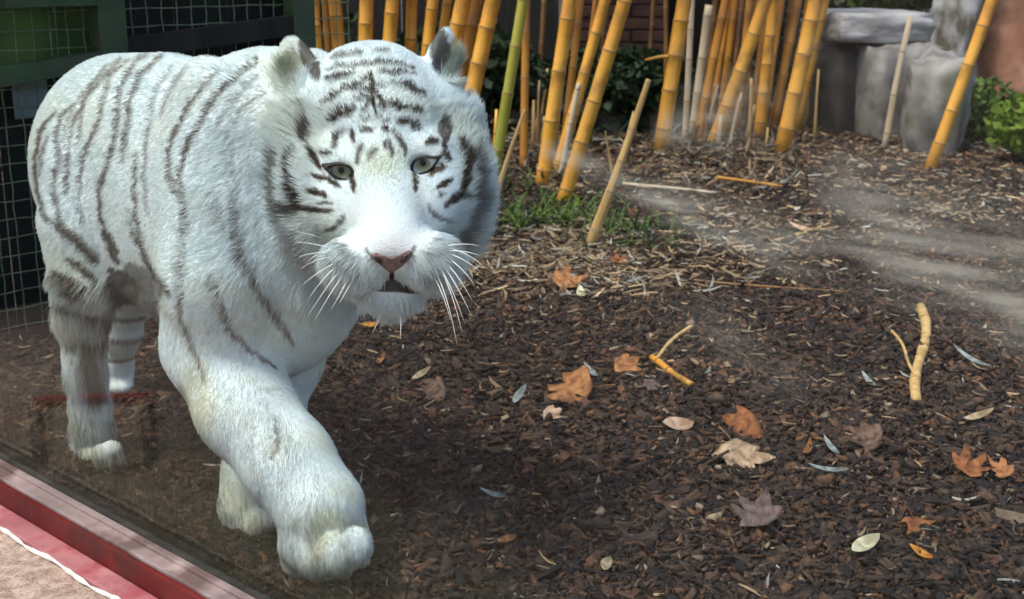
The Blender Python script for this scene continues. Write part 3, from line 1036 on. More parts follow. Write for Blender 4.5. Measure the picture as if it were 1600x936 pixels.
def patch(name, outline, bulge, mat, parent, inset=0.0, rings=5, lift=0.0015, base=None):
    """a domed skin patch following the face, outline in pixels"""
    o = np.array(outline, float)
    c = o.mean(0)
    V_, F_ = [], []
    n = len(o)
    for r_ in range(rings + 1):
        f = 1 - r_ / (rings + 0.0)
        for p in (o - c) * f + c:
            q = surf(*p)
            if base is not None:
                q = TL(at_depth(p[0], p[1], base))
            q = q if q is not None else hp(p[0], p[1], 100)
            up_ = bulge * (1 - f * f) + lift - inset * (1 - f)
            V_.append(q - VIEW * up_)
    for r_ in range(rings):
        for k in range(n):
            k2 = (k + 1) % n
            F_.append((r_ * n + k, r_ * n + k2, (r_ + 1) * n + k2, (r_ + 1) * n + k))
    # a back rim gives it thickness
    b0_ = len(V_)
    for k in range(n):
        V_.append(V_[k] + VIEW * 0.006)
    for k in range(n):
        k2 = (k + 1) % n
        F_.append((k, b0_ + k, b0_ + k2, k2))
    return link(name, np_mesh(name, V_, F_, True), mat, parent)


def smooth_loop(pts, n=40):
    p = np.array(pts, float)
    m = len(p)
    out = []
    for i in range(n):
        u = i * m / n
        k = int(u)
        t = u - k
        p0, p1, p2, p3 = p[(k - 1) % m], p[k % m], p[(k + 1) % m], p[(k + 2) % m]
        out.append(0.5 * ((2 * p1) + (-p0 + p2) * t + (2 * p0 - 5 * p1 + 4 * p2 - p3) * t * t + (-p0 + 3 * p1 - 3 * p2 + p3) * t ** 3))
    return np.array(out)


M['nose'] = pmat('nose_leather', (0.14, 0.080, 0.070), (0.24, 0.145, 0.125), 120, 0.5, 0.5, 500, spec=0.4)
M['dark_skin'] = pmat('dark_skin', (0.018, 0.013, 0.012), (0.035, 0.026, 0.022), 80, 0.5, 0.2)
M['lip'] = pmat('lip_skin', (0.010, 0.007, 0.007), (0.022, 0.014, 0.013), 60, 0.5, 0.2)
nose = patch('nose', smooth_loop([(581, 398), (590, 395), (600, 400), (613, 402), (626, 400), (636, 392), (643, 393), (641, 403), (631, 414), (618, 423), (612, 427), (605, 423), (592, 412), (582, 404)], 42), 0.006, M['nose'], tiger, lift=0.006)
for pts in ([(585, 401), (592, 402), (598, 409), (596, 413), (589, 408)], [(638, 398), (631, 401), (626, 408), (629, 412), (636, 405)]):
    V_ = []
    patch('nostril', smooth_loop(pts, 16), 0.001, M['dark_skin'], nose, lift=0.0105, rings=2)
patch('philtrum', smooth_loop([(610, 424), (615, 424), (616, 438), (613, 442), (609, 438)], 14), 0.001, M['lip'], tiger, lift=0.004, rings=2)
patch('mouth', smooth_loop([(557, 449), (578, 449), (594, 446), (606, 439), (619, 438), (632, 445), (650, 447), (670, 451), (662, 459), (642, 459), (620, 456), (600, 456), (578, 453)], 40), 0.0, M['lip'], tiger, lift=0.010, rings=3)

# eyes
em = bpy.data.materials.new('tiger_eye')
em.use_nodes = True
N, L = em.node_tree.nodes, em.node_tree.links
b = N['Principled BSDF']
tc = N.new('ShaderNodeTexCoord')
sx = N.new('ShaderNodeVectorMath')
sx.operation = 'MULTIPLY'
sx.inputs[1].default_value = (1, 1, 0)
ln = N.new('ShaderNodeVectorMath')
ln.operation = 'LENGTH'
L.new(tc.outputs['Object'], sx.inputs[0])
L.new(sx.outputs[0], ln.inputs[0])
mul = N.new('ShaderNodeMath')
mul.operation = 'MULTIPLY'
mul.inputs[1].default_value = 1 / 0.028
L.new(ln.outputs['Value'], mul.inputs[0])
rp = N.new('ShaderNodeValToRGB')
cr_ = rp.color_ramp
cr_.elements[0].position, cr_.elements[0].color = 0.0, (0.004, 0.004, 0.004, 1)
cr_.elements[1].position, cr_.elements[1].color = 0.15, (0.004, 0.004, 0.004, 1)
for p_, c_ in ((0.18, (0.16, 0.17, 0.08)), (0.30, (0.30, 0.31, 0.19)), (0.46, (0.50, 0.50, 0.36)), (0.53, (0.10, 0.09, 0.045)), (0.60, (0.012, 0.010, 0.008))):
    el = cr_.elements.new(p_)
    el.color = (*c_, 1)
L.new(mul.outputs[0], rp.inputs[0])
L.new(rp.outputs[0], b.inputs['Base Color'])
b.inputs['Roughness'].default_value = 0.22
b.inputs['Specular IOR Level'].default_value = 0.25
b.inputs['Coat Weight'].default_value = 0.08
b.inputs['Coat Roughness'].default_value = 0.03


def eye(c, outline, roll):
    base = surf(c[0], c[1] - 22)
    D = float((base - CL) @ VIEW)
    root = empty('eye', tuple(TL(at_depth(c[0], c[1], D + 0.0305))))
    root.parent = tiger
    bm = bmesh.new()
    bmesh.ops.create_uvsphere(bm, u_segments=32, v_segments=20, radius=0.0245)
    me = bpy.data.meshes.new('eyeball')
    bm.to_mesh(me)
    bm.free()
    me.polygons.foreach_set('use_smooth', np.ones(len(me.polygons), bool))
    eb = link('eyeball', me, em, root)
    eb.rotation_mode = 'QUATERNION'
    look = Vector(CL - TL(at_depth(c[0], c[1], D))).normalized()
    eb.rotation_quaternion = look.to_track_quat('Z', 'Y')
    # lids: a dark ring of skin with an almond opening
    o = smooth_loop(outline, 36)
    cc = o.mean(0)
    V_, F_ = [], []
    fac = [(1.0, 0.0105), (0.98, 0.0135), (1.2, 0.0150), (1.42, 0.010), (1.7, -0.004)]
    for f, dz in fac:
        for p in o:
            q = (p - cc) * np.array([1 + (f - 1) * .75, f]) + cc
            V_.append(TL(at_depth(q[0], q[1], D + 0.012 - dz)) - np.array(root.location))
    n = len(o)
    for r_ in range(len(fac) - 1):
        for k in range(n):
            k2 = (k + 1) % n
            F_.append((r_ * n + k, r_ * n + k2, (r_ + 1) * n + k2, (r_ + 1) * n + k))
    link('eyelid', np_mesh('eyelid', V_, F_, True), M['dark_skin'], root)


EYE_L = [(513, 262), (522, 259), (533, 258), (543, 262), (549, 270), (552, 280), (545, 279), (534, 278), (522, 272)]
EYE_R = [(646, 264), (648, 255), (655, 249), (664, 247), (674, 248), (682, 248), (676, 258), (667, 266), (656, 270), (648, 273)]
eye((533, 266), EYE_L, -8)
eye((661, 255), EYE_R, 10)

# whiskers
M['whisker'] = pmat('whisker', (0.80, 0.78, 0.70), (0.88, 0.86, 0.80), 30, 0.4)
wh = []
for a_, m_, e_ in [((518, 378), (490, 366), (463, 362)), ((516, 388), (490, 380), (462, 378)), ((520, 396), (492, 392), (466, 402)), ((522, 402), (495, 402), (470, 420)),
                   ((528, 410), (504, 418), (473, 445)), ((530, 414), (508, 428), (480, 470)), ((534, 420), (515, 440), (482, 492)), ((540, 426), (520, 450), (492, 500)),
                   ((546, 430), (535, 455), (517, 484)), ((552, 434), (542, 456), (530, 474)), ((524, 392), (500, 388), (478, 412)),
                   ((694, 386), (720, 378), (748, 384)), ((696, 392), (724, 390), (752, 400)), ((698, 396), (724, 402), (750, 424)), ((697, 402), (720, 414), (742, 446)),
                   ((694, 408), (714, 426), (738, 470)), ((690, 412), (712, 440), (736, 492)), ((686, 418), (706, 450), (722, 520)), ((680, 424), (700, 460), (714, 538)),
                   ((676, 428), (692, 455), (704, 500)), ((698, 388), (730, 392), (757, 418)), ((684, 414), (704, 440), (726, 505)), ((664, 452), (680, 452), (694, 456)),
                   ((596, 488), (590, 505), (582, 520)), ((624, 488), (628, 508), (625, 530)), ((560, 470), (550, 485), (538, 500))]:
    q = surf(*a_)
    if q is None:
        q = hp(a_[0], a_[1], 120)
    D0 = float((q - CL) @ VIEW)
    pts, rad = [], []
    for i in range(9):
        t = i / 8
        p = np.array(a_) * (1 - t) ** 2 + 2 * np.array(m_) * t * (1 - t) + np.array(e_) * t * t
        pts.append(TL(at_depth(p[0], p[1], D0 + 0.004 - 0.01 * math.sin(t * 2.2) - 0.01 * t)))
        rad.append(0.0010 * (1 - 0.75 * t))
    link('whisker', np_mesh('whisker', *tube_arrays(pts, rad, 5), smooth=True), M['whisker'], tiger)

# ---- fur
fm = bpy.data.materials.new('tiger_fur')
fm.use_nodes = True
N, L = fm.node_tree.nodes, fm.node_tree.links
N.remove(N['Principled BSDF'])
an = N.new('ShaderNodeAttribute')
an.attribute_name = 'tint'
d1 = N.new('ShaderNodeBsdfDiffuse')
d2 = N.new('ShaderNodeBsdfTranslucent')
L.new(an.outputs['Color'], d1.inputs[0])
L.new(an.outputs['Color'], d2.inputs[0])
mx = N.new('ShaderNodeMixShader')
mx.inputs[0].default_value = 0.4
L.new(d1.outputs[0], mx.inputs[1])
L.new(d2.outputs[0], mx.inputs[2])
L.new(mx.outputs[0], N['Material Output'].inputs[0])

tri = np.concatenate([TF[:, [0, 1, 2]], TF[:, [0, 2, 3]]])
A, B, C_ = TV[tri[:, 0]], TV[tri[:, 1]], TV[tri[:, 2]]
fn = np.cross(B - A, C_ - A)
area = np.linalg.norm(fn, axis=1) / 2
vn = np.zeros_like(TV)
for k in range(3):
    np.add.at(vn, tri[:, k], fn)
vn /= np.linalg.norm(vn, axis=1)[:, None] + 1e-12
cen = (A + B + C_) / 3
hdt = is_head(cen)
wgt = area * np.where(hdt, 2.6, 1.0) * (cen[:, 2] > .012)
NF = 390000
pick = rng.choice(len(tri), NF, p=wgt / wgt.sum())
u, v = rng.random(NF), rng.random(NF)
fl = u + v > 1
u[fl], v[fl] = 1 - u[fl], 1 - v[fl]
P = A[pick] + (B - A)[pick] * u[:, None] + (C_ - A)[pick] * v[:, None]
NN_ = vn[tri[pick, 0]] * (1 - u - v)[:, None] + vn[tri[pick, 1]] * u[:, None] + vn[tri[pick, 2]] * v[:, None]
NN_ /= np.linalg.norm(NN_, axis=1)[:, None] + 1e-12
x, y, D = project(to_world(P))
hd = is_head(P)


def in_poly(px, py, poly):
    poly = np.array(poly)
    c = np.zeros(len(px), bool)
    j = len(poly) - 1
    for i in range(len(poly)):
        xi, yi = poly[i]
        xj, yj = poly[j]
        m = ((yi > py) != (yj > py)) & (px < (xj - xi) * (py - yi) / (yj - yi + 1e-12) + xi)
        c ^= m
        j = i
    return c


def grow(poly, f):
    p = np.array(poly, float)
    return (p - p.mean(0)) * f + p.mean(0)


bad = np.zeros(NF, bool)
for pl, f in ((EYE_L, 1.42), (EYE_R, 1.42), ([(581, 398), (590, 394), (613, 401), (636, 391), (643, 393), (641, 403), (618, 423), (612, 428), (605, 423)], 1.05), ([(570, 449), (596, 445), (612, 435), (632, 445), (664, 449), (656, 460), (620, 457), (590, 456)], 1.1)):
    bad |= hd & in_poly(x, y, grow(pl, f))
ok = ~bad
P, NN_, x, y, D, hd = P[ok], NN_[ok], x[ok], y[ok], D[ok], hd[ok]
NF = len(P)
# lengths
Ln = np.full(NF, .010)
Ln[P[:, 2] < .38] = .008
Ln[P[:, 2] < .12] = .0055
torso_low = (P[:, 2] < .44) & (P[:, 0] > -.32) & (P[:, 0] < .1) & (NN_[:, 2] < -.1)
Ln[torso_low] = .032
thr = (~hd) & (P[:, 0] > .24) & (P[:, 2] > .42) & (P[:, 2] < .75)
Ln[thr] = .013
rn = np.hypot(x - 612, y - 395)
rc = np.hypot((x - 604) / 1.0, (y - 280) / 1.15)
hl = np.interp(rn, [30, 75, 130, 260], [.0025, .004, .0055, .008])
hl = np.where((rc > 105) & (y > 170), np.interp(rc, [105, 160], [.007, .036]), hl)
hl = np.where((y > 452) & (np.abs(x - 612) < 70), np.interp(y, [452, 485], [.008, .028]), hl)
earm = ((np.hypot(x - 463, y - 105) < 58) | (np.hypot(x - 692, y - 92) < 58)) & (y < 145)
hl = np.where(earm, .006, hl)
earin = (((np.hypot(x - 452, y - 128) < 26)) | (np.hypot(x - 712, y - 110) < 24)) & hd
hl = np.where(earin, .024, hl)
Ln = np.where(hd, hl, Ln)
Ln *= rng.uniform(.65, 1.2, NF)
# flow
flow = np.tile(np.array([-1.0, 0, -.45]), (NF, 1))
leg = np.clip((.46 - P[:, 2]) / .1, 0, 1)[:, None]
flow = flow * (1 - leg) + np.array([-.25, 0, -1.0]) * leg
cx_, cu_, cf_ = CAMR[0], CAMR[1], CAMR[2]
dx, dy = (x - 610), -(y - 390)
dd = np.hypot(dx, dy) + 1e-6
hf = cx_[None] * (dx / dd)[:, None] + cu_[None] * (dy / dd)[:, None] + cf_[None] * 0.5
low = ((y > 300) & hd)[:, None] * np.clip((y - 300) / 120, 0, 1)[:, None]
hf = hf - cu_[None] * low * 1.2
up_e = earm[:, None] & hd[:, None]
hf = np.where(up_e, cu_[None] * .9 + cx_[None] * np.sign(x - 585)[:, None] * .5, hf)
flow = np.where(hd[:, None], hf, flow)
flow /= np.linalg.norm(flow, axis=1)[:, None]
# clumping
cl1 = fbm(P[:, 0] * 55 + P[:, 1] * 30, P[:, 2] * 55, 71, 2)[:, None] - .5
cl2 = fbm(P[:, 1] * 55 + 7, P[:, 2] * 50 + P[:, 0] * 30, 73, 2)[:, None] - .5
side = np.cross(NN_, flow)
flow = flow + side * (cl1 * .9 + rng.normal(0, .13, (NF, 1)))
ft = flow - NN_ * (flow * NN_).sum(1, keepdims=True)
ftl = np.linalg.norm(ft, axis=1, keepdims=True)
ft = ft / (ftl + 1e-6)
lift = np.clip(.42 + .35 * cl2 + rng.normal(0, .09, (NF, 1)), .12, 1.0)
lift = np.where((hd & (rc > 115) & (y > 190))[:, None], lift + .12, lift)
d0 = NN_ * np.sin(lift) + ft * np.cos(lift)
pts = np.zeros((NF, 4, 3), np.float32)
for i, t in enumerate((0, .35, .7, 1.0)):
    pts[:, i] = P - NN_ * .001 + Ln[:, None] * (d0 * t + (ft * .35 - NN_ * .22 * np.sin(lift)) * t * t + rng.normal(0, .04, (NF, 3)) * t)
    pts[:, i, 2] -= (Ln * Ln * 3.0 * t * t)
pts[:, :, 2] = np.maximum(pts[:, :, 2], 0.004)
hc = bpy.data.hair_curves.new('fur')
hc.add_curves([4] * NF)
hc.attributes['position'].data.foreach_set('vector', pts.ravel())
ra_ = hc.attributes.get('radius') or hc.attributes.new('radius', 'FLOAT', 'POINT')
wr = (np.where(hd, .00032, .00042) * np.interp(Ln, [.003, .02, .04], [.8, 1.0, .9])).astype(np.float32)
rad = np.stack([wr, wr * .9, wr * .65, wr * .22], -1)
ra_.data.foreach_set('value', rad.ravel().astype(np.float32))
ca = hc.attributes.new('tint', 'FLOAT_COLOR', 'CURVE')
cc = np.ones((NF, 4), np.float32)
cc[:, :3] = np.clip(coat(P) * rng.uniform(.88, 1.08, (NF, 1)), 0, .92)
ca.data.foreach_set('color', cc.ravel())
fur = link('fur', hc, fm, tiger)
# fence backing: green boards, and black sheets painting the shade behind the mesh
def back_sheet(y0, y1, z0, z1, mat, x=-0.075):
    return link('board_and_shade', box_mesh('board_and_shade', x - 0.012, x, y0, y1, z0, z1, 0.003), mat, F)


M['board_green'] = pmat('board_green', (0.035, 0.075, 0.014), (0.085, 0.15, 0.03), 5, 0.7, 0.3, 40, stretch=(1, 1, 0.5))
M['shade_black'] = pmat('shade_black', (0.003, 0.004, 0.004), (0.009, 0.011, 0.009), 5, 0.9, 0.3)  # near-black colour stands in for the shade behind the mesh
zr = ra[1]
k = 0
yb = -0.02
while yb < FE + 0.05:
    wd = 0.19
    up = yb < P0 - 0.02
    back_sheet(yb, min(yb + wd - 0.006, FE + 0.06), -0.05, zr - 0.01 if up else 2.3, M['shade_black'])
    if up:
        back_sheet(yb, yb + wd - 0.006, zr + 0.002, 2.3, M['board_green'], -0.070)
    yb += wd

# ================================================================== ground cover
def in_encl(p, m=0.03):
    return (p[:, :2] @ NY[:2] - GLASS_D) > m


def scatter(n, y0, y1, spread=0.47, power=1.0):
    """points on the ground inside the view (and a little beyond), denser near by"""
    out = np.zeros((0, 2))
    while len(out) < n:
        Y = y0 + (y1 - y0) * rng.random(n * 2) ** power
        X = (rng.random(n * 2) * 2 - 1) * (spread * Y + 0.25)
        q = np.stack([X, Y], -1)
        q = q[in_encl(q)]
        fen = ((q @ HX[:2]) - T0 > FX + 0.05) | (q @ NY[:2] - GLASS_D > FE + 0.1)
        out = np.concatenate([out, q[fen]])
    return out[:n]


def rot_xyz(n, tilt):
    az = rng.random(n) * 2 * math.pi
    ax = rng.normal(0, tilt, n)
    ay = rng.normal(0, tilt, n)
    ca_, sa_ = np.cos(az), np.sin(az)
    cx1, sx1 = np.cos(ax), np.sin(ax)
    cy1, sy1 = np.cos(ay), np.sin(ay)
    Z = np.zeros((n, 3, 3))
    Z[:, 0, 0], Z[:, 0, 1], Z[:, 1, 0], Z[:, 1, 1], Z[:, 2, 2] = ca_, -sa_, sa_, ca_, 1
    X_ = np.zeros((n, 3, 3))
    X_[:, 0, 0], X_[:, 1, 1], X_[:, 1, 2], X_[:, 2, 1], X_[:, 2, 2] = 1, cx1, -sx1, sx1, cx1
    Y_ = np.zeros((n, 3, 3))
    Y_[:, 1, 1], Y_[:, 0, 0], Y_[:, 0, 2], Y_[:, 2, 0], Y_[:, 2, 2] = 1, cy1, sy1, -sy1, cy1
    return Z @ X_ @ Y_


CUBE_V = np.array([(x, y, z) for z in (-.5, .5) for x, y in ((-.5, -.5), (.5, -.5), (.5, .5), (-.5, .5))])
CUBE_F = np.array([(3, 2, 1, 0), (4, 5, 6, 7), (0, 1, 5, 4), (1, 2, 6, 5), (2, 3, 7, 6), (3, 0, 4, 7)])


def chip_field(name, pos, size, tilt, cols, mat, zoff):
    n = len(pos)
    V_ = CUBE_V[None] * size[:, None, :]
    V_ = V_ + rng.normal(0, .17, (n, 8, 3)) * size[:, None, :]
    end = rng.random((n, 2)) * .75 + .25
    V_[:, [0, 3, 4, 7], 1] *= end[:, :1]
    V_[:, [1, 2, 5, 6], 1] *= end[:, 1:]
    V_ = np.einsum('nij,nkj->nki', rot_xyz(n, tilt), V_)
    V_[:, :, 0] += pos[:, :1]
    V_[:, :, 1] += pos[:, 1:2]
    V_[:, :, 2] += (ground_h(pos[:, 0], pos[:, 1]) + zoff)[:, None]
    F_ = (CUBE_F[None] + (np.arange(n) * 8)[:, None, None]).reshape(-1, 4)
    me = np_mesh(name, V_.reshape(-1, 3), F_)
    vcol(me, np.repeat(cols, 8, axis=0))
    return link(name, me, mat)


def chip_cols(n, rusty):
    v = rng.random((n, 1)) ** 2.0
    c = np.array([.008, .0055, .004]) * (1 - v) + np.array([.105, .060, .034]) * v
    r_ = rng.random(n) < rusty
    c[r_] = np.array([.12, .055, .025]) * rng.uniform(.5, 1.5, (r_.sum(), 1))
    t = rng.random(n) < .025
    c[t] = np.array([.26, .19, .12]) * rng.uniform(.6, 1.3, (t.sum(), 1))
    return c


n = 112000
pos = scatter(n, 1.55, 6.6, .5, power=1.3)
ln_ = rng.gamma(4.5, .0042, n).clip(.006, .05)
size = np.stack([ln_, ln_ * rng.uniform(.38, .85, n), rng.uniform(.0025, .008, n)], -1)
pat = fbm(pos[:, 0] * 2.2 + 5, pos[:, 1] * 2.2, 81)
cols = chip_cols(n, .12)
cols *= (0.35 + .95 * pat)[:, None]
tag(chip_field('bark_mulch', pos, size, .38, cols, M['chips'], rng.uniform(-.002, .012, n)), kind='stuff', label='dark shredded bark mulch covering the enclosure floor', cat='mulch')
n = 22000
pos = scatter(n, 6.2, 9.4, .5)
ln_ = rng.uniform(.02, .06, n)
size = np.stack([ln_, ln_ * rng.uniform(.4, .8, n), rng.uniform(.004, .012, n)], -1)
tag(chip_field('far_mulch', pos, size, .4, chip_cols(n, .15) * 1.3, M['chips'], rng.uniform(0, .012, n)), kind='stuff', label='coarse bark mulch and debris under the bamboo and boulders', cat='mulch')
# fine crumbs
n = 30000
pos = scatter(n, 1.55, 4.2, power=1.4)
ln_ = rng.uniform(.003, .009, n)
size = np.stack([ln_, ln_ * .6, ln_ * .4], -1)
tag(chip_field('bark_crumbs', pos, size, .6, chip_cols(n, .18) * 1.1, M['chips'], rng.uniform(0, .012, n)), kind='stuff', label='fine bark crumbs among the larger mulch chips', cat='mulch')

# straw litter towards the bamboo (thin curved slivers)
def sliver_field(name, pos, length, width, cols, mat, zoff, tilt=.2):
    n = len(pos)
    u_ = np.array([-.5, -.17, .17, .5])
    prof = np.array([.15, 1.0, .85, .08])
    V_ = np.zeros((n, 8, 3))
    bend = rng.normal(0, .07, n)
    curl = rng.uniform(-.04, .10, n)
    for i in range(4):
        for j, sgn in enumerate((-1, 1)):
            V_[:, i * 2 + j, 0] = u_[i] * length
            V_[:, i * 2 + j, 1] = sgn * prof[i] * width / 2 + bend * length * (u_[i] ** 2 * 4 - .4)
            V_[:, i * 2 + j, 2] = curl * length * u_[i] ** 2 * 4 + (0.25 * width * sgn)
    V_ = np.einsum('nij,nkj->nki', rot_xyz(n, tilt), V_)
    V_[:, :, 0] += pos[:, :1]
    V_[:, :, 1] += pos[:, 1:2]
    V_[:, :, 2] += (ground_h(pos[:, 0], pos[:, 1]) + zoff)[:, None]
    q = np.array([(0, 2, 3, 1), (2, 4, 5, 3), (4, 6, 7, 5)])
    F_ = (q[None] + (np.arange(n) * 8)[:, None, None]).reshape(-1, 4)
    me = np_mesh(name, V_.reshape(-1, 3), F_)
    vcol(me, np.repeat(cols, 8, axis=0))
    return link(name, me, mat)


def straw_cols(n):
    v = rng.random((n, 1))
    c = np.array([.11, .070, .04]) * (1 - v) + np.array([.42, .30, .17]) * v
    g_ = rng.random(n) < .16
    c[g_] = np.array([.38, .37, .32]) * rng.uniform(.6, 1.2, (g_.sum(), 1))
    return c


n = 24000
pos = scatter(n, 3.3, 9.5, power=1.0)
keep = fbm(pos[:, 0] * 1.1 + 3, pos[:, 1] * 1.1, 85) + np.clip((pos[:, 1] - 4.4) * .22, -.25, .4) > .56
pos = pos[keep]
n = len(pos)
tag(sliver_field('straw_litter', pos, rng.uniform(.018, .065, n), rng.uniform(.004, .012, n), straw_cols(n) * rng.uniform(.35, 1.15, (n, 1)), M['litter'], rng.uniform(.004, .025, n)), kind='stuff', label='dry straw coloured bamboo litter strewn under the culms', cat='litter')
n = 2600
pos = np.array([on_ground(a_, b_)[:2] for a_, b_ in zip(rng.normal(900, 130, n), rng.normal(405, 30, n).clip(330, 470))])
pos = pos[in_encl(pos)]
n = len(pos)
tag(sliver_field('grass_litter', pos, rng.uniform(.02, .10, n), rng.uniform(.003, .009, n), straw_cols(n) * rng.uniform(.4, 1.2, (n, 1)), M['litter'], rng.uniform(.008, .03, n), .25), kind='stuff', label='tan dry grass litter at the edge of the mulch round the green tufts', cat='litter')
n = 1500
pos = scatter(n, 1.7, 4.4, power=1.0)
tag(sliver_field('fine_straw', pos, rng.uniform(.015, .05, n), rng.uniform(.002, .006, n), straw_cols(n) * .8, M['litter'], rng.uniform(.008, .018, n), .15), kind='stuff', label='thin straw slivers scattered over the dark mulch', cat='litter')

# ---- larger bark pieces one can pick out
big = []
for v_ in range(5):
    bm = bmesh.new()
    bmesh.ops.create_cube(bm, size=1)
    for v in bm.verts:
        v.co = Vector((v.co.x * .05, v.co.y * .024 * random.uniform(.5, 1.2), v.co.z * .010)) + Vector((random.uniform(-.008, .008), random.uniform(-.004, .004), random.uniform(-.002, .002)))
    bmesh.ops.bevel(bm, geom=list(bm.edges), offset=.0018, segments=1, affect='EDGES')
    me = bpy.data.meshes.new('bark_piece')
    bm.to_mesh(me)
    bm.free()
    me.materials.append(pmat('bark_piece_%d' % v_, (0.018, 0.012, 0.009), (0.06 + .012 * v_, 0.036 + .006 * v_, 0.024), 60, 0.8, 0.7, 160, stretch=(.4, 2, 1)))
    big.append(me)
for p in [(950, 850), (975, 838), (930, 838), (1000, 860), (1080, 800), (1255, 830), (1290, 850), (1110, 870), (1020, 780), (890, 760), (1330, 905), (1215, 780), (1480, 720), (1420, 770), (1540, 830), (1150, 800), (860, 860),
          (1390, 905), (1500, 880), (1060, 905), (780, 720), (720, 640), (760, 800), (690, 730), (840, 700), (1190, 620), (1310, 640), (1390, 660), (1560, 700), (1240, 560), (620, 640), (580, 660), (670, 560)]:
    q = on_ground(*p)
    o = link('bark_piece', random.choice(big), None, None, (q[0], q[1], float(ground_h(q[0], q[1])) + .011), (random.uniform(-.25, .25), random.uniform(-.25, .25), random.uniform(0, 6.3)))
    o.scale = (random.uniform(.7, 1.2),) * 3
    tag(o, 'thick dark chunk of bark lying proud of the mulch', 'bark', 'larger bark chunks on the mulch')

# ---- fallen leaves
def lobed_leaf(name, seed, size=1.0, curl=.16):
    rs = random.Random(seed)
    tips = [(-105, .40), (-80, .72), (-60, .54), (-40, .95), (-20, .60), (0, 1.08), (20, .60), (40, .95), (60, .54), (80, .72), (105, .40)]
    out = []
    for i, (a_, r_) in enumerate(tips):
        a_ = R(a_ + rs.uniform(-5, 5))
        r_ *= rs.uniform(.85, 1.12)
        out.append((r_ * math.sin(a_), r_ * math.cos(a_)))
        if i < len(tips) - 1:
            a2 = R((tips[i][0] + tips[i + 1][0]) / 2)
            r2 = (r_ + tips[i + 1][1]) / 2 * rs.uniform(.9, 1.06)
            out.append((r2 * math.sin(a2), r2 * math.cos(a2)))
    out.append((.05, -.22))
    out.append((-.05, -.22))
    V_, F_ = [], []
    n_ = len(out)
    ph = rs.uniform(0, 6)
    def zc(x, y):
        return curl * (x * x * 1.1 + (y - .3) ** 2 * .7) + .11 * math.sin(4 * x + ph) * math.cos(3.3 * y + ph) + .04 * math.sin(11 * x + 8 * y + ph)
    for f in (1, .66, .33):
        for x_, y_ in out:
            X_, Y_ = x_ * f, .12 + (y_ - .12) * f
            V_.append((X_ * size * .5, Y_ * size * .5, zc(X_, Y_) * size * .5))
    V_.append((0, .12 * size * .5, zc(0, .12) * size * .5))
    for r_ in range(2):
        for k_ in range(n_):
            k2 = (k_ + 1) % n_
            F_.append((r_ * n_ + k_, (r_ + 1) * n_ + k_, (r_ + 1) * n_ + k2, r_ * n_ + k2))
    for k_ in range(n_):
        F_.append((2 * n_ + k_, 3 * n_, 2 * n_ + (k_ + 1) % n_))
    me = np_mesh(name, V_, F_, True)
    return me


def oval_leaf(name, ln, wd, curl=.12, fold=.12, pointed=True):
    V_, F_ = [], []
    m_ = 9
    for i in range(m_):
        t = i / (m_ - 1)
        w_ = wd / 2 * (math.sin(math.pi * t ** .85) ** (.8 if pointed else .55)) + .0004
        for j in (-1, -.5, 0, .5, 1):
            V_.append((w_ * j + .06 * ln * math.sin(t * 3), (t - .5) * ln, curl * ln * (t - .5) ** 2 * 4 + fold * abs(j) * w_ * 2))
    for i in range(m_ - 1):
        for j in range(4):
            F_.append((i * 5 + j, i * 5 + j + 1, i * 5 + j + 6, i * 5 + j + 5))
    return np_mesh(name, V_, F_, True)


def drop_leaf(kind, px, py, wpx, mat, rot, tilt, label, cat='leaf', group=None, seed=0, lw=None, curl=.16, zo=.014):
    q = on_ground(px, py, .012)
    D_ = float((q - CAM) @ FW)
    size = wpx * D_ / FPX
    root = None
    if kind == 'lobed':
        me = lobed_leaf('maple_leaf', seed or int(px), size * 1.12, curl)
        nm = 'lobed_leaf'
    else:
        me = oval_leaf('leaf', size, size * (lw or .3), curl)
        nm = kind
    face = .42 if kind == 'lobed' else .3
    mr_ = Matrix.Rotation(face, 4, 'X') @ Matrix.Rotation(tilt[1], 4, 'Y') @ Matrix.Rotation(R(rot), 4, 'Z')
    o = link(nm, me, M[mat], None, (q[0], q[1], float(ground_h(q[0], q[1])) + zo + size * math.sin(face) * .28), mr_.to_euler())
    sm = o.modifiers.new('thickness', 'SOLIDIFY')
    sm.thickness = .0008
    if kind == 'lobed':
        st, sf = tube_arrays([(0, -.10 * size, 0.0), (.02 * size, -.25 * size, .03 * size), (.06 * size, -.42 * size, .02 * size)], [.0013, .0011, .0009], 5)
        link('stalk', np_mesh('stalk', st, sf), M[mat], o)
    tag(o, label, cat, group)


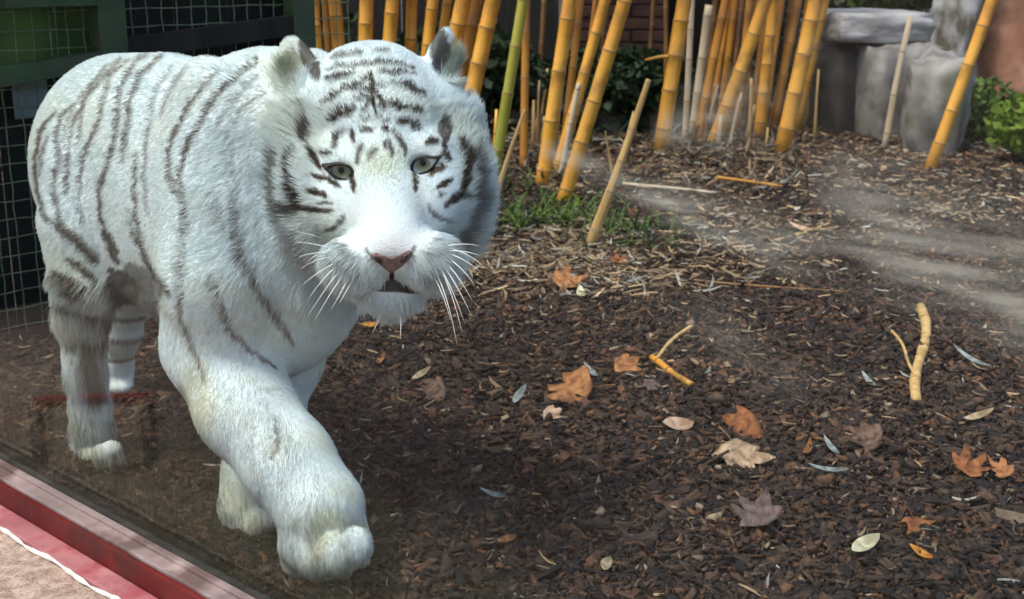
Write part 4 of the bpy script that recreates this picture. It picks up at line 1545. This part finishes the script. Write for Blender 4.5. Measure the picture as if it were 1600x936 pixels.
L_ = 'lobed'
for a_ in [
    (L_, 1150, 726, 112, 'leaf_tan', 200, (.25, .12), 'large pale tan lobed leaf curled on the dark mulch'),
    (L_, 912, 628, 118, 'leaf_orange', 75, (.15, -.2), 'large orange brown lobed leaf with pointed tips, beside the yellow stick'),
    (L_, 968, 576, 72, 'leaf_orange', 250, (.1, .15), 'flat orange brown lobed leaf by the forked twig'),
    (L_, 872, 452, 74, 'leaf_orange', 285, (.2, .0), 'crumpled orange lobed leaf next to a small cream oval leaf'),
    (L_, 855, 660, 52, 'leaf_peach', 250, (.2, .1), 'small pale orange torn leaf under the big orange lobed leaf'),
    (L_, 1192, 832, 108, 'leaf_mauve', 30, (.05, .05), 'dull mauve brown lobed leaf pressed flat into the mulch'),
    (L_, 1428, 832, 76, 'leaf_rust', 190, (.25, .2), 'crumpled rust coloured leaf above the bright orange scrap'),
    (L_, 1174, 682, 96, 'leaf_rust', 110, (.05, -.1), 'dark rust lobed leaf half buried near the pale tan leaf'),
    (L_, 1366, 706, 90, 'leaf_brown', 60, (.1, .1), 'dark brown lobed leaf half hidden in the mulch'),
    (L_, 1505, 748, 84, 'leaf_rust', 300, (.1, -.1), 'rust orange leaf flaking into the mulch at the edge of the litter'),
    (L_, 1572, 752, 60, 'leaf_orange', 40, (.2, .1), 'bright orange brown leaf corner beside the rust leaf'),
    (L_, 690, 622, 70, 'leaf_brown', 95, (.05, .1), 'dull brown leaf lying in front of the tiger'),
    (L_, 968, 411, 42, 'leaf_rust', 10, (.2, .2), 'small red orange leaf at the foot of the broken culm'),
    (L_, 1020, 606, 40, 'leaf_mauve', 150, (.1, .1), 'small faded brown leaf under the yellow stick')]:
    drop_leaf(a_[0], a_[1], a_[2], a_[3], a_[4], a_[5], a_[6], a_[7])
for a_ in [
    ('oval_leaf', 1057, 676, 58, 'leaf_peach', 112, (.1, .3), 'smooth pale peach oval leaf with a curled edge', .55),
    ('narrow_leaf', 1350, 870, 70, 'leaf_cream', 130, (.0, .1), 'clean cream willow shaped leaf on dark mulch', .36),
    ('oval_leaf', 906, 462, 34, 'leaf_cream', 0, (.5, .1), 'small cream oval leaf standing beside the orange leaf', .45),
    ('oval_leaf', 792, 850, 34, 'leaf_orange', 120, (.2, .1), 'small orange leaf alone on the crumbly bark', .4),
    ('oval_leaf', 579, 513, 26, 'leaf_vivid', 110, (.4, .1), 'small vivid orange leaf below the tiger\'s chin', .45),
    ('oval_leaf', 1436, 876, 40, 'leaf_vivid', 60, (.3, .3), 'bright orange curled leaf scrap under the rust leaf', .5),
    ('narrow_leaf', 1296, 712, 46, 'leaf_grey', 20, (.1, .2), 'short silvery blue leaf near the pale tan leaf', .26),
    ('narrow_leaf', 1292, 750, 64, 'leaf_grey', 85, (.0, .1), 'long silvery leaf lying flat beside the pale tan leaf', .16),
    ('narrow_leaf', 812, 632, 56, 'leaf_grey', 160, (.2, .1), 'curled silvery leaf beside the orange lobed leaf', .22),
    ('narrow_leaf', 922, 592, 40, 'leaf_grey', 30, (.5, .1), 'pale green grey leaf standing up above the orange lobed leaf', .28),
    ('narrow_leaf', 770, 778, 46, 'leaf_grey', 70, (.1, .1), 'grey green leaf sliver on the bark in front of the paw', .22),
    ('narrow_leaf', 658, 597, 46, 'leaf_straw', 145, (.1, .1), 'tan leaf strip in front of the tiger\'s foreleg', .25),
    ('narrow_leaf', 596, 576, 30, 'leaf_orange', 170, (.3, .1), 'narrow orange leaf close to the tiger\'s foreleg', .3),
    ('narrow_leaf', 1355, 602, 40, 'leaf_grey', 20, (.3, .2), 'small white grey leaf between the two sticks', .3),
    ('narrow_leaf', 1525, 668, 70, 'leaf_straw', 120, (.1, .1), 'long straw leaf lying past the twig and the weathered bamboo length', .18),
    ('narrow_leaf', 1515, 570, 70, 'leaf_grey', 40, (.1, .1), 'pale grey strip leaf close beside the weathered bamboo length', .16),
    ('oval_leaf', 948, 893, 34, 'leaf_straw', 160, (.2, .2), 'dull olive straw leaf at the near edge of the mulch', .5),
    ('narrow_leaf', 1250, 362, 40, 'leaf_peach', 60, (.3, .1), 'peach coloured dead leaf on the pale litter', .35)]:
    drop_leaf(a_[0], a_[1], a_[2], a_[3], a_[4], a_[5], a_[6], a_[7], lw=a_[8])
protos = [oval_leaf('narrow_leaf', 1.0, wv, cv, .1) for wv, cv in ((.12, .10), (.18, .16), (.10, -.02), (.24, .2))]
pool = ['leaf_straw', 'leaf_straw', 'leaf_tan', 'leaf_cream', 'leaf_grey', 'leaf_peach', 'leaf_brown', 'leaf_orange']
pm_ = {}
for mi, me in enumerate(protos):
    for m_ in set(pool):
        c = me.copy()
        c.materials.append(M[m_])
        pm_[mi, m_] = c
pts = np.concatenate([scatter(45, 2.1, 4.2, .42), scatter(170, 2.9, 5.2, .42)])
pts = pts[(pts[:, 0] > -.2) | (pts[:, 1] > 3.2)]
GRP = {'leaf_straw': 'narrow straw coloured leaf scattered over the mulch', 'leaf_tan': 'narrow tan dry leaf scattered over the mulch', 'leaf_cream': 'narrow cream dry leaf scattered over the mulch',
       'leaf_grey': 'narrow silver grey leaf scattered over the mulch', 'leaf_peach': 'narrow peach dry leaf scattered over the mulch', 'leaf_brown': 'narrow dark brown leaf scattered over the mulch', 'leaf_orange': 'narrow orange dry leaf scattered over the mulch'}
for p in pts:
    m_ = random.choice(pool)
    s_ = random.uniform(.025, .065)
    o = link('narrow_leaf', pm_[random.randrange(4), m_], None, None, (p[0], p[1], float(ground_h(*p)) + .014), (random.gauss(0, .25), random.gauss(0, .25), random.uniform(0, 6.3)))
    o.scale = (s_, s_, s_)
    tag(o, GRP[m_], 'leaf', GRP[m_].replace('leaf', 'leaves', 1))

# ---- sticks on the ground
def stick(name, p0, p1, wpx, mat, label, nodes=True, z0=.012, z1=.012, cat='stick', taper=.85):
    a_, b_ = on_ground(*p0, z0), on_ground(*p1, z1)
    a_[2] += float(ground_h(a_[0], a_[1]))
    b_[2] += float(ground_h(b_[0], b_[1]))
    r_ = wpx / 2 * float((a_ - CAM) @ FW) / FPX
    m_ = 13
    c = (a_ + b_) / 2
    pts_ = []
    sag = np.cross(b_ - a_, [0, 0, 1.0])
    for i in range(m_):
        t = i / (m_ - 1)
        pts_.append(a_ + (b_ - a_) * t + sag * .02 * math.sin(t * 5 + p0[0]) - c)
    rad = [r_ * (1 + (taper - 1) * i / (m_ - 1)) * (1.12 if nodes and i % 4 == 2 else 1) for i in range(m_)]
    o = link(name, np_mesh(name, *tube_arrays(pts_, rad, 9), smooth=True), M[mat], None, tuple(c))
    if nodes:
        for i in range(2, m_, 4):
            d = pts_[min(i + 1, m_ - 1)] - pts_[i - 1]
            d /= np.linalg.norm(d)
            link('node', np_mesh('node', *tube_arrays([pts_[i] - d * .003, pts_[i] + d * .003], [rad[i] * 1.1] * 2, 9)), M['node'], o)
    tag(o, label, cat)
    return o


stick('bamboo_stick', (1436, 478), (1442, 628), 15, 'dead', 'weathered tan length of bamboo lying on the mulch, with a twig against it', z0=.02)
stick('twig', (1392, 518), (1436, 585), 5, 'dead', 'thin tan twig leaning against the weathered bamboo length', False, .015, .03)
stick('bamboo_stick', (1016, 556), (1080, 602), 11, 'gold', 'short yellow piece of bamboo next to an orange leaf', z0=.016)
stick('twig', (1080, 510), (1022, 558), 7, 'dead', 'brown twig forking off the short yellow bamboo piece', False)
stick('twig', (930, 568), (1022, 556), 5, 'brown', 'thin dark twig behind the orange lobed leaf', False)
stick('twig', (975, 283), (1115, 300), 5, 'pale', 'long pale straight twig on the litter before the bamboo clump', False, .03, .02)
stick('twig', (1120, 275), (1222, 292), 6, 'amber', 'orange brown curved twig at the foot of the thick culm', False, .06, .02)
stick('twig', (1244, 368), (1298, 350), 6, 'dead', 'short tan broken twig beyond the hazy glass', False)
stick('twig', (1030, 428), (1330, 452), 5, 'brown', 'long thin dark twig across the mulch beyond the maple leaves', False, taper=.5)
stick('twig', (770, 430), (850, 392), 6, 'dead', 'tan dry stalk lying beside the tiger\'s whiskers', False)
stick('twig', (790, 400), (880, 420), 5, 'pale', 'pale flat straw stalk below the green grass tuft', False)
stick('bamboo_stick', (-20, 494), (48, 474), 10, 'gold', 'yellow bamboo stick lying by the fence behind the tiger', z0=.02)

# ================================================================== bamboo
ring_v, ring_f = tube_arrays([(0, 0, -.006), (0, 0, -.002), (0, 0, .002), (0, 0, .006)], [1.02, 1.085, 1.085, 1.02], 14, False)
RING = {}
for nm_ in ('node', 'node_pale'):
    RING[nm_] = np_mesh('node', ring_v, ring_f, True)
    RING[nm_].materials.append(M[nm_])
nb = 0


def culm(base, top, wpx, mat, label, group=None, ztop=2.7, taper=.75, inter=.2, name='bamboo_culm', dl=0.0):
    """base and top in pixels; base stands on the ground, the culm leans in the plane facing the viewer"""
    global nb
    nb += 1
    b_ = on_ground(*base)
    d = ray(*top)
    t_ = b_[1] / d[1]
    tp = CAM + d * t_
    dirv = tp - b_
    L_tot = np.linalg.norm(dirv)
    dirv = dirv / L_tot
    dirv[1] += dl
    dirv /= np.linalg.norm(dirv)
    if ztop:
        L_tot = ztop / dirv[2]
    r0 = wpx / 2 * float((b_ - CAM) @ FW) / FPX
    zg = float(ground_h(b_[0], b_[1]))
    prs, rads = [], []
    z_ = -.05
    k_ = 0
    rs = random.Random(nb * 13)
    nodes = []
    nxt = rs.uniform(.03, inter * .7)
    zs_ = [-.05]
    while nxt < L_tot:
        nodes.append(nxt)
        nxt += inter * rs.uniform(.8, 1.2)
    bend = rs.uniform(-.012, .012)
    def P_(z_):
        u_ = z_ / max(L_tot, .1)
        return np.array([bend * math.sin(u_ * 7) * min(1, L_tot), .5 * bend * math.cos(u_ * 6) - .5 * bend, z_])
    seq = [(-.05, 1.0)]
    for z_ in nodes:
        seq += [(z_ - .012, .985), (z_ - .002, 1.05), (z_ + .004, 1.03), (z_ + .014, .95)]
    seq += [(L_tot, .9)]
    seq = [s_ for s_ in seq if s_[0] <= L_tot + 1e-6]
    for z_, f in seq:
        prs.append(P_(z_))
        rads.append(r0 * f * (1 + (taper - 1) * max(z_, 0) / L_tot))
    me = np_mesh('culm', *tube_arrays(prs, rads, 14), smooth=True)
    o = link(name, me, M[mat], None, (b_[0], b_[1], zg))
    o.rotation_mode = 'QUATERNION'
    o.rotation_quaternion = Vector(dirv).to_track_quat('Z', 'Y')
    for z_ in nodes:
        if z_ < 1.15:
            r_ = r0 * (1 + (taper - 1) * z_ / L_tot)
            nd = link('node', RING['node_pale' if mat in ('dead', 'pale') else 'node'], None, o, tuple(P_(z_ + .001)))
            nd.scale = (r_, r_, .8)
    tag(o, label, 'bamboo', group)
    return o


G1 = 'golden culms behind the tiger\'s head'
LB1 = 'golden bamboo culm in the row behind the tiger\'s head'
for base, top, wd, mat in [((447, 250), (425, 0), 20, 'gold'), ((503, 250), (488, 0), 26, 'gold'), ((523, 240), (508, 0), 13, 'amber'), ((545, 245), (522, 0), 22, 'gold'), ((566, 250), (575, 0), 24, 'gold'), ((594, 250), (615, 0), 23, 'gold'),
                           ((637, 245), (645, 0), 19, 'gold'), ((650, 250), (675, 0), 20, 'gold'), ((665, 240), (700, 0), 15, 'gold'), ((672, 260), (725, 0), 26, 'gold'), ((712, 262), (770, 0), 27, 'gold')]:
    culm(base, top, wd, mat, LB1 if mat == 'gold' else 'thin amber bamboo culm behind the tiger\'s crown', G1 if mat == 'gold' else None)
culm((698, 235), (746, 0), 20, 'amber', 'shaded amber culm just behind the thick culm by the tiger\'s ear')
culm((455, 235), (464, 0), 6, 'dead', 'thin tan bamboo shoot beside the first golden culm', taper=.5)
culm((762, 330), (820, 0), 18, 'green', 'green and yellow bamboo culm leaning beside the tiger\'s cheek')
culm((766, 300), (776, 172), 7, 'gold', 'thin short yellow shoot cut off beside the green culm', ztop=None)
culm((818, 262), (823, 0), 13, 'amber', 'slim amber culm standing just behind the green culm')
culm((753, 384), (820, 168), 14, 'dead', 'tan dead bamboo stalk tapering to a point beside the tiger\'s ruff', ztop=None, taper=.3)
culm((847, 288), (889, 0), 23, 'gold', 'thick golden culm behind the green grass tuft')
culm((878, 250), (908, 0), 12, 'amber', 'slim amber culm rising between the crossing golden culms')
culm((870, 268), (946, 0), 18, 'gold', 'golden culm crossing behind the leaning thick one')
culm((880, 316), (978, 0), 23, 'gold', 'thick golden culm leaning strongly, nearest the green grass')
culm((875, 280), (905, 128), 10, 'pale', 'short bleached bamboo stump among the golden culms', ztop=None)
culm((889, 300), (925, 170), 5, 'dead', 'thin tan dry shoot beside the leaning thick culm', ztop=None, taper=.5)
culm((920, 388), (1014, 122), 19, 'dead', 'broken tan culm jutting up from the grass with splintered top', ztop=None, taper=.45, inter=.14)
culm((948, 300), (990, 168), 7, 'dead', 'thin broken stalk leaning behind the splintered tan culm', ztop=None, taper=.4)
culm((960, 280), (946, 200), 6, 'dead', 'short upright splinter behind the broken tan culm', ztop=None, taper=.3)
ck = culm((1032, 238), (1068, 0), 25, 'gold', 'thick golden culm standing alone beside the dark gap')
Yk = on_ground(1032, 238)[1]
ml = Matrix.LocRotScale(ck.location, ck.rotation_quaternion, None).inverted()
bpts = [np.array(ml @ Vector(CAM + ray(px, py) * (Yk / ray(px, py)[1]))) for px, py in ((1052, 88), (1030, 89), (1008, 94))]
link('branch', np_mesh('branch', *tube_arrays(bpts, [.012, .010, .006], 8), smooth=True), M['gold'], ck)
culm((1040, 215), (1042, 0), 8, 'brown', 'thin brown culm in the shade of the dark gap')
culm((1070, 220), (1082, 0), 10, 'pale', 'pale slim culm close to the lone thick golden one', taper=.9)
culm((1082, 215), (1108, 8), 15, 'pale', 'pale culm snapped off with an open top', ztop=None, taper=.9)
culm((1090, 220), (1133, 0), 15, 'amber', 'amber culm leaning behind the snapped pale one')
culm((1114, 226), (1198, 0), 22, 'gold', 'golden culm leaning hard across the clump beside the boulders')
culm((1185, 218), (1209, 0), 18, 'gold', 'straight golden culm in the clump beside the boulders')
culm((1192, 212), (1222, 0), 9, 'amber', 'slim amber culm behind the straight golden one')
culm((1205, 210), (1248, 0), 15, 'amber', 'shaded amber culm behind the thick culm next to the boulders')
culm((1220, 241), (1275, 0), 25, 'gold', 'thickest golden culm, next to the grey boulders')
culm((1244, 205), (1290, 0), 15, 'gold', 'golden culm partly hidden by the thickest one')
culm((1256, 200), (1290, 45), 10, 'dead', 'short tan culm stub touching the boulder', ztop=None)
culm((1382, 232), (1423, 24), 12, 'pale', 'faded slim culm in front of the grey boulder', ztop=None)
culm((1452, 267), (1551, 0), 20, 'gold', 'golden culm leaning across the pale tree trunk')
for bx_, tx_, wd, mat in [(1100, 1118, 10, 'brown'), (1122, 1150, 12, 'amber'), (1138, 1160, 9, 'brown'), (1150, 1172, 13, 'amber'), (1165, 1178, 9, 'brown'), (1214, 1236, 10, 'brown'), (838, 852, 9, 'brown'), (925, 950, 8, 'brown'), (1010, 1020, 8, 'brown'), (1145, 1186, 13, 'amber'), (1172, 1200, 12, 'amber'), (1108, 1142, 11, 'amber'), (1232, 1262, 11, 'amber'), (858, 900, 10, 'amber'), (905, 932, 9, 'amber')]:
    culm((bx_, 206 + random.uniform(-6, 6)), (tx_, 0), wd, mat, 'thin %s bamboo culm deep in the shaded back of the clump' % mat, 'thin %s culms at the back of the clump' % mat)
# dead stubs and thin stalks crowding the foot of the clump
for k_ in range(26):
    bx_ = random.choice([random.uniform(1062, 1200), random.uniform(1062, 1285), random.uniform(830, 900)])
    by_ = random.uniform(208, 236)
    hp_ = random.uniform(25, 120)
    m_ = random.choice(['pale', 'dead', 'dead', 'brown'])
    culm((bx_, by_), (bx_ + hp_ * random.uniform(-.05, .35), by_ - hp_), random.uniform(5, 9), m_, 'thin short %s bamboo stub at the foot of the clump' % {'pale': 'pale', 'dead': 'tan', 'brown': 'brown'}[m_], 'short %s stubs round the clump' % m_, ztop=None, taper=.6)
# dead sheaths and stubs round the culm feet
n = 600
foot = rng.integers(0, 6, n)
fx_ = np.array([880, 1030, 1110, 1190, 1225, 850])[foot] + rng.normal(0, 28, n)
fy_ = rng.uniform(205, 300, n)
fp = np.array([on_ground(a_, b_)[:2] for a_, b_ in zip(fx_, fy_)])
tag(sliver_field('culm_sheaths', fp, rng.uniform(.05, .16, n), rng.uniform(.005, .014, n), straw_cols(n) * rng.uniform(.3, .9, (n, 1)), M['litter'], rng.uniform(.01, .06, n), .7), kind='stuff', label='dry papery sheaths heaped round the bamboo feet', cat='litter')

# ================================================================== plants
def blade(name, ln, wd, arch):
    V_, F_ = [], []
    m_ = 7
    for i in range(m_):
        t = i / (m_ - 1)
        w_ = wd / 2 * (math.sin(math.pi * min(1, t * .85 + .15)) ** .7)
        y_, z_ = ln * (t * .55 + arch * t * t * .5), ln * (t * .85 - arch * t * t * .75)
        for j in (-1, 0, 1):
            V_.append((w_ * j, y_, z_ - abs(j) * -.12 * w_))
    for i in range(m_ - 1):
        for j in range(2):
            F_.append((i * 3 + j, i * 3 + j + 1, i * 3 + j + 4, i * 3 + j + 3))
    return np_mesh(name, V_, F_, True)


def tuft(px, py, cnt, hgt, mats, label, spread=.07):
    q = on_ground(px, py)
    root = empty('grass_tuft', (q[0], q[1], float(ground_h(q[0], q[1]))))
    tag(root, label, 'plant')
    me_ = {}
    for m_ in set(mats):
        for v_ in range(3):
            me_[m_, v_] = blade('leaf', 1, (.07, .10, .06)[v_], (.5, .9, .3)[v_])
            me_[m_, v_].materials.append(M[m_])
    for i in range(cnt):
        m_ = random.choice(mats)
        s_ = hgt * random.uniform(.55, 1.15)
        o = link('leaf', me_[m_, random.randrange(3)], None, root, (random.gauss(0, spread), random.gauss(0, spread * .7), -.005), (random.uniform(-.35, .3), random.uniform(-.25, .25), random.uniform(0, 6.3)))
        o.scale = (s_, s_, s_)


tuft(832, 352, 120, .19, ['leaf_green', 'leaf_green', 'leaf_dark', 'leaf_bright'], 'green bamboo grass tuft between the dead stalk and the golden culms', .15)
tuft(880, 330, 50, .15, ['leaf_green', 'leaf_bright'], 'small bright grass tuft at the foot of the leaning culm', .09)
tuft(985, 366, 100, .17, ['leaf_green', 'leaf_green', 'leaf_dark'], 'drooping green grass tuft behind the broken tan culm', .12)
tuft(1018, 392, 45, .15, ['leaf_green', 'leaf_dark'], 'low dark grass tuft spilling onto the mulch', .07)
tuft(800, 300, 26, .20, ['leaf_dark', 'leaf_green'], 'dark leafy shoots behind the green culm', .09)
tuft(905, 215, 40, .26, ['leaf_dark', 'leaf_green'], 'dark leafy undergrowth behind the golden culms', .16)


def leaf_cloud(n_, rad, size, seed):
    r2 = np.random.default_rng(seed)
    c = r2.normal(0, 1, (n_, 3))
    c /= np.linalg.norm(c, axis=1)[:, None]
    lob = 0.75 + .35 * vnoise(c[:, 0] * 3 + 9 + seed, c[:, 2] * 3 + c[:, 1] * 2 + 9, seed)
    c *= (r2.random((n_, 1)) ** .38) * lob[:, None]
    c *= np.array(rad)
    q_ = np.array([(-.5, 0, 0), (-.1, -.28, .06), (.5, 0, -.05), (-.1, .28, .06)])
    V_ = np.einsum('nij,kj->nki', rot_like(n_, r2), q_) * (size * r2.uniform(.6, 1.3, (n_, 1, 1))) + c[:, None]
    return V_.reshape(-1, 3), (np.arange(n_)[:, None] * 4 + np.arange(4)[None])


def rot_like(n_, r2):
    q = r2.normal(0, 1, (n_, 4))
    q /= np.linalg.norm(q, axis=1)[:, None]
    w_, x_, y_, z_ = q.T
    return np.stack([np.stack([1 - 2 * (y_ * y_ + z_ * z_), 2 * (x_ * y_ - z_ * w_), 2 * (x_ * z_ + y_ * w_)], -1),
                     np.stack([2 * (x_ * y_ + z_ * w_), 1 - 2 * (x_ * x_ + z_ * z_), 2 * (y_ * z_ - x_ * w_)], -1),
                     np.stack([2 * (x_ * z_ - y_ * w_), 2 * (y_ * z_ + x_ * w_), 1 - 2 * (x_ * x_ + y_ * y_)], -1)], 1)


def shrub(loc, rad, n_, size, mat, label, seed, name='shrub', cat='shrub'):
    root = empty(name, tuple(loc))
    v_, f_ = leaf_cloud(n_, rad, size, seed)
    cr = link('crown', np_mesh('crown', v_, f_), M[mat], root, (0, 0, rad[2] * .95))
    for k_ in range(5):
        a_ = k_ * 1.26 + seed
        st, sf = tube_arrays([(0.02 * math.cos(a_), .02 * math.sin(a_), -.03), (rad[0] * .3 * math.cos(a_), rad[1] * .3 * math.sin(a_), rad[2] * .8), (rad[0] * .55 * math.cos(a_), rad[1] * .55 * math.sin(a_), rad[2] * 1.4)], [.014, .010, .004], 6)
        link('stem', np_mesh('stem', st, sf, True), M['brown'], root)
    tag(root, label, cat)


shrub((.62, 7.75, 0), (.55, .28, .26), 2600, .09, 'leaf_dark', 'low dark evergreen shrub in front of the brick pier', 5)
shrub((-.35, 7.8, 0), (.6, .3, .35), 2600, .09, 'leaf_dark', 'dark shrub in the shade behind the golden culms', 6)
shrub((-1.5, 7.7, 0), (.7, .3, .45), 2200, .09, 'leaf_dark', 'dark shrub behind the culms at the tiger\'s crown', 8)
q = on_ground(1585, 258)
shrub((q[0] + .12, q[1], 0), (.28, .24, .21), 1300, .06, 'leaf_bright', 'bright green leafy bush in front of the red boulder', 9)
q = on_ground(1545, 225)
shrub((q[0], q[1] + .1, 0), (.24, .2, .19), 900, .05, 'leaf_green', 'mid green bush between the pale trunk and the red boulder', 10)
for k_, (x_, sd) in enumerate(((1.9, 21), (2.7, 22), (3.6, 23), (4.6, 24))):
    shrub((x_, 9.6, 0), (.62, .4, .75), 2600, .10, 'leaf_green' if k_ % 2 else 'leaf_dark', ['dark green hedge bush behind the slab boulder', 'mid green hedge bush behind the pale trunk', 'dark hedge bush beyond the red boulder', 'green hedge bush past the red boulder'][k_], sd, 'hedge_bush', 'hedge')


# ---- boulders and tree
def rock(name, loc, dims_, rz, seed, mat, label, rough=.16, sub=3, boxy=.55, tilt=(0, 0)):
    bm = bmesh.new()
    bmesh.ops.create_cube(bm, size=2)
    bmesh.ops.subdivide_edges(bm, edges=list(bm.edges), cuts=9, use_grid_fill=True)
    for v in bm.verts:
        c = np.array(v.co)
        s_ = c / np.linalg.norm(c)
        p = c * boxy + s_ * (1 - boxy) * 1.15
        n1_ = float(fbm(np.array([p[0] * 1.4 + seed + p[2]]), np.array([p[1] * 1.4 + p[2] * .8 + 11]), seed)[0]) - .5
        n2_ = float(fbm(np.array([p[0] * 4 + seed - p[2] * 3]), np.array([p[1] * 4 + p[2] * 3 + 5]), seed + 3)[0]) - .5
        p = p * (1 + n1_ * rough * 2.2 + n2_ * rough * .8)
        v.co = Vector((p[0] * dims_[0], p[1] * dims_[1], p[2] * dims_[2]))
    me = bpy.data.meshes.new(name)
    bm.to_mesh(me)
    bm.free()
    me.polygons.foreach_set('use_smooth', np.ones(len(me.polygons), bool))
    o = link(name, me, M[mat], None, loc, (tilt[0], tilt[1], rz))
    tag(o, label, 'boulder')
    return o


def rb(px0, px1, py_top, py_base, depth, seed, mat, label, rz=.25, boxy=.7, rough=.1, lift=0.0, tilt=(0, 0)):
    q0, q1 = on_ground(px0, py_base), on_ground(px1, py_base)
    Yc = q0[1]
    d = ray((px0 + px1) / 2, py_top)
    zt = CAM_H + d[2] / d[1] * Yc
    wd = (q1[0] - q0[0]) / 2
    rock('boulder', ((q0[0] + q1[0]) / 2, Yc + depth * .6, zt / 2 - .02 + lift / 2), (wd * .95, depth, (zt - lift) / 2 + .04), rz, seed, mat, label, rough, 3, boxy, tilt)
    return Yc, zt


rb(1338, 1448, 74, 214, .30, 3, 'rock', 'blocky grey boulder under the flat slab, beside the faded culm', .2, .75, .10)
rb(1272, 1352, 76, 206, .30, 5, 'rock_shade', 'near-black block standing in for the shaded side of the grey boulder under the flat slab', .3, .75, .10)  # added near-black block paints the shaded side of its neighbour
Yc, zt = rb(1278, 1436, 24, 207, .38, 7, 'rock_slab', 'flat pale grey slab resting across a blocky boulder and its painted shaded side', .1, .8, .09, lift=.60)
rb(1425, 1520, 100, 240, .3, 11, 'rock', 'rough grey boulder leaning below the pale trunk', -.3, .5, .22)
rb(1500, 1680, -40, 190, .5, 17, 'rock_red', 'big rounded reddish orange boulder behind the green bush', .2, .45, .15)
q = on_ground(1462, 194)
tr_ = empty('tree', (q[0], q[1], 0))
tag(tr_, 'pale mottled tree trunk rising behind the grey boulders', 'tree')
tp_, rr_ = [], []
for i in range(24):
    t = i / 23
    tp_.append((.08 * math.sin(t * 4) + .10 * t, .06 * math.cos(t * 5), -.1 + 3.1 * t))
    rr_.append((.195 - .08 * t) * (1 + .07 * math.sin(i * 2.7)) + .10 * max(0, .12 - t) * 3)
link('trunk', np_mesh('trunk', *tube_arrays(tp_, rr_, 18), smooth=True), M['bark_pale'], tr_)
for k_ in range(5):
    a_ = k_ * 1.3
    st, sf = tube_arrays([(.1, 0, 2.2 + .15 * k_), (.1 + .5 * math.cos(a_), .5 * math.sin(a_), 3.0 + .1 * k_), (.1 + 1.1 * math.cos(a_), 1.1 * math.sin(a_), 3.5 + .15 * k_)], [.08, .05, .02], 8)
    link('limb', np_mesh('limb', st, sf, True), M['bark_pale'], tr_)
v_, f_ = leaf_cloud(5000, (1.7, 1.7, .8), .16, 44)
link('crown', np_mesh('crown', v_, f_), M['leaf_green'], tr_, (.1, 0, 3.7))
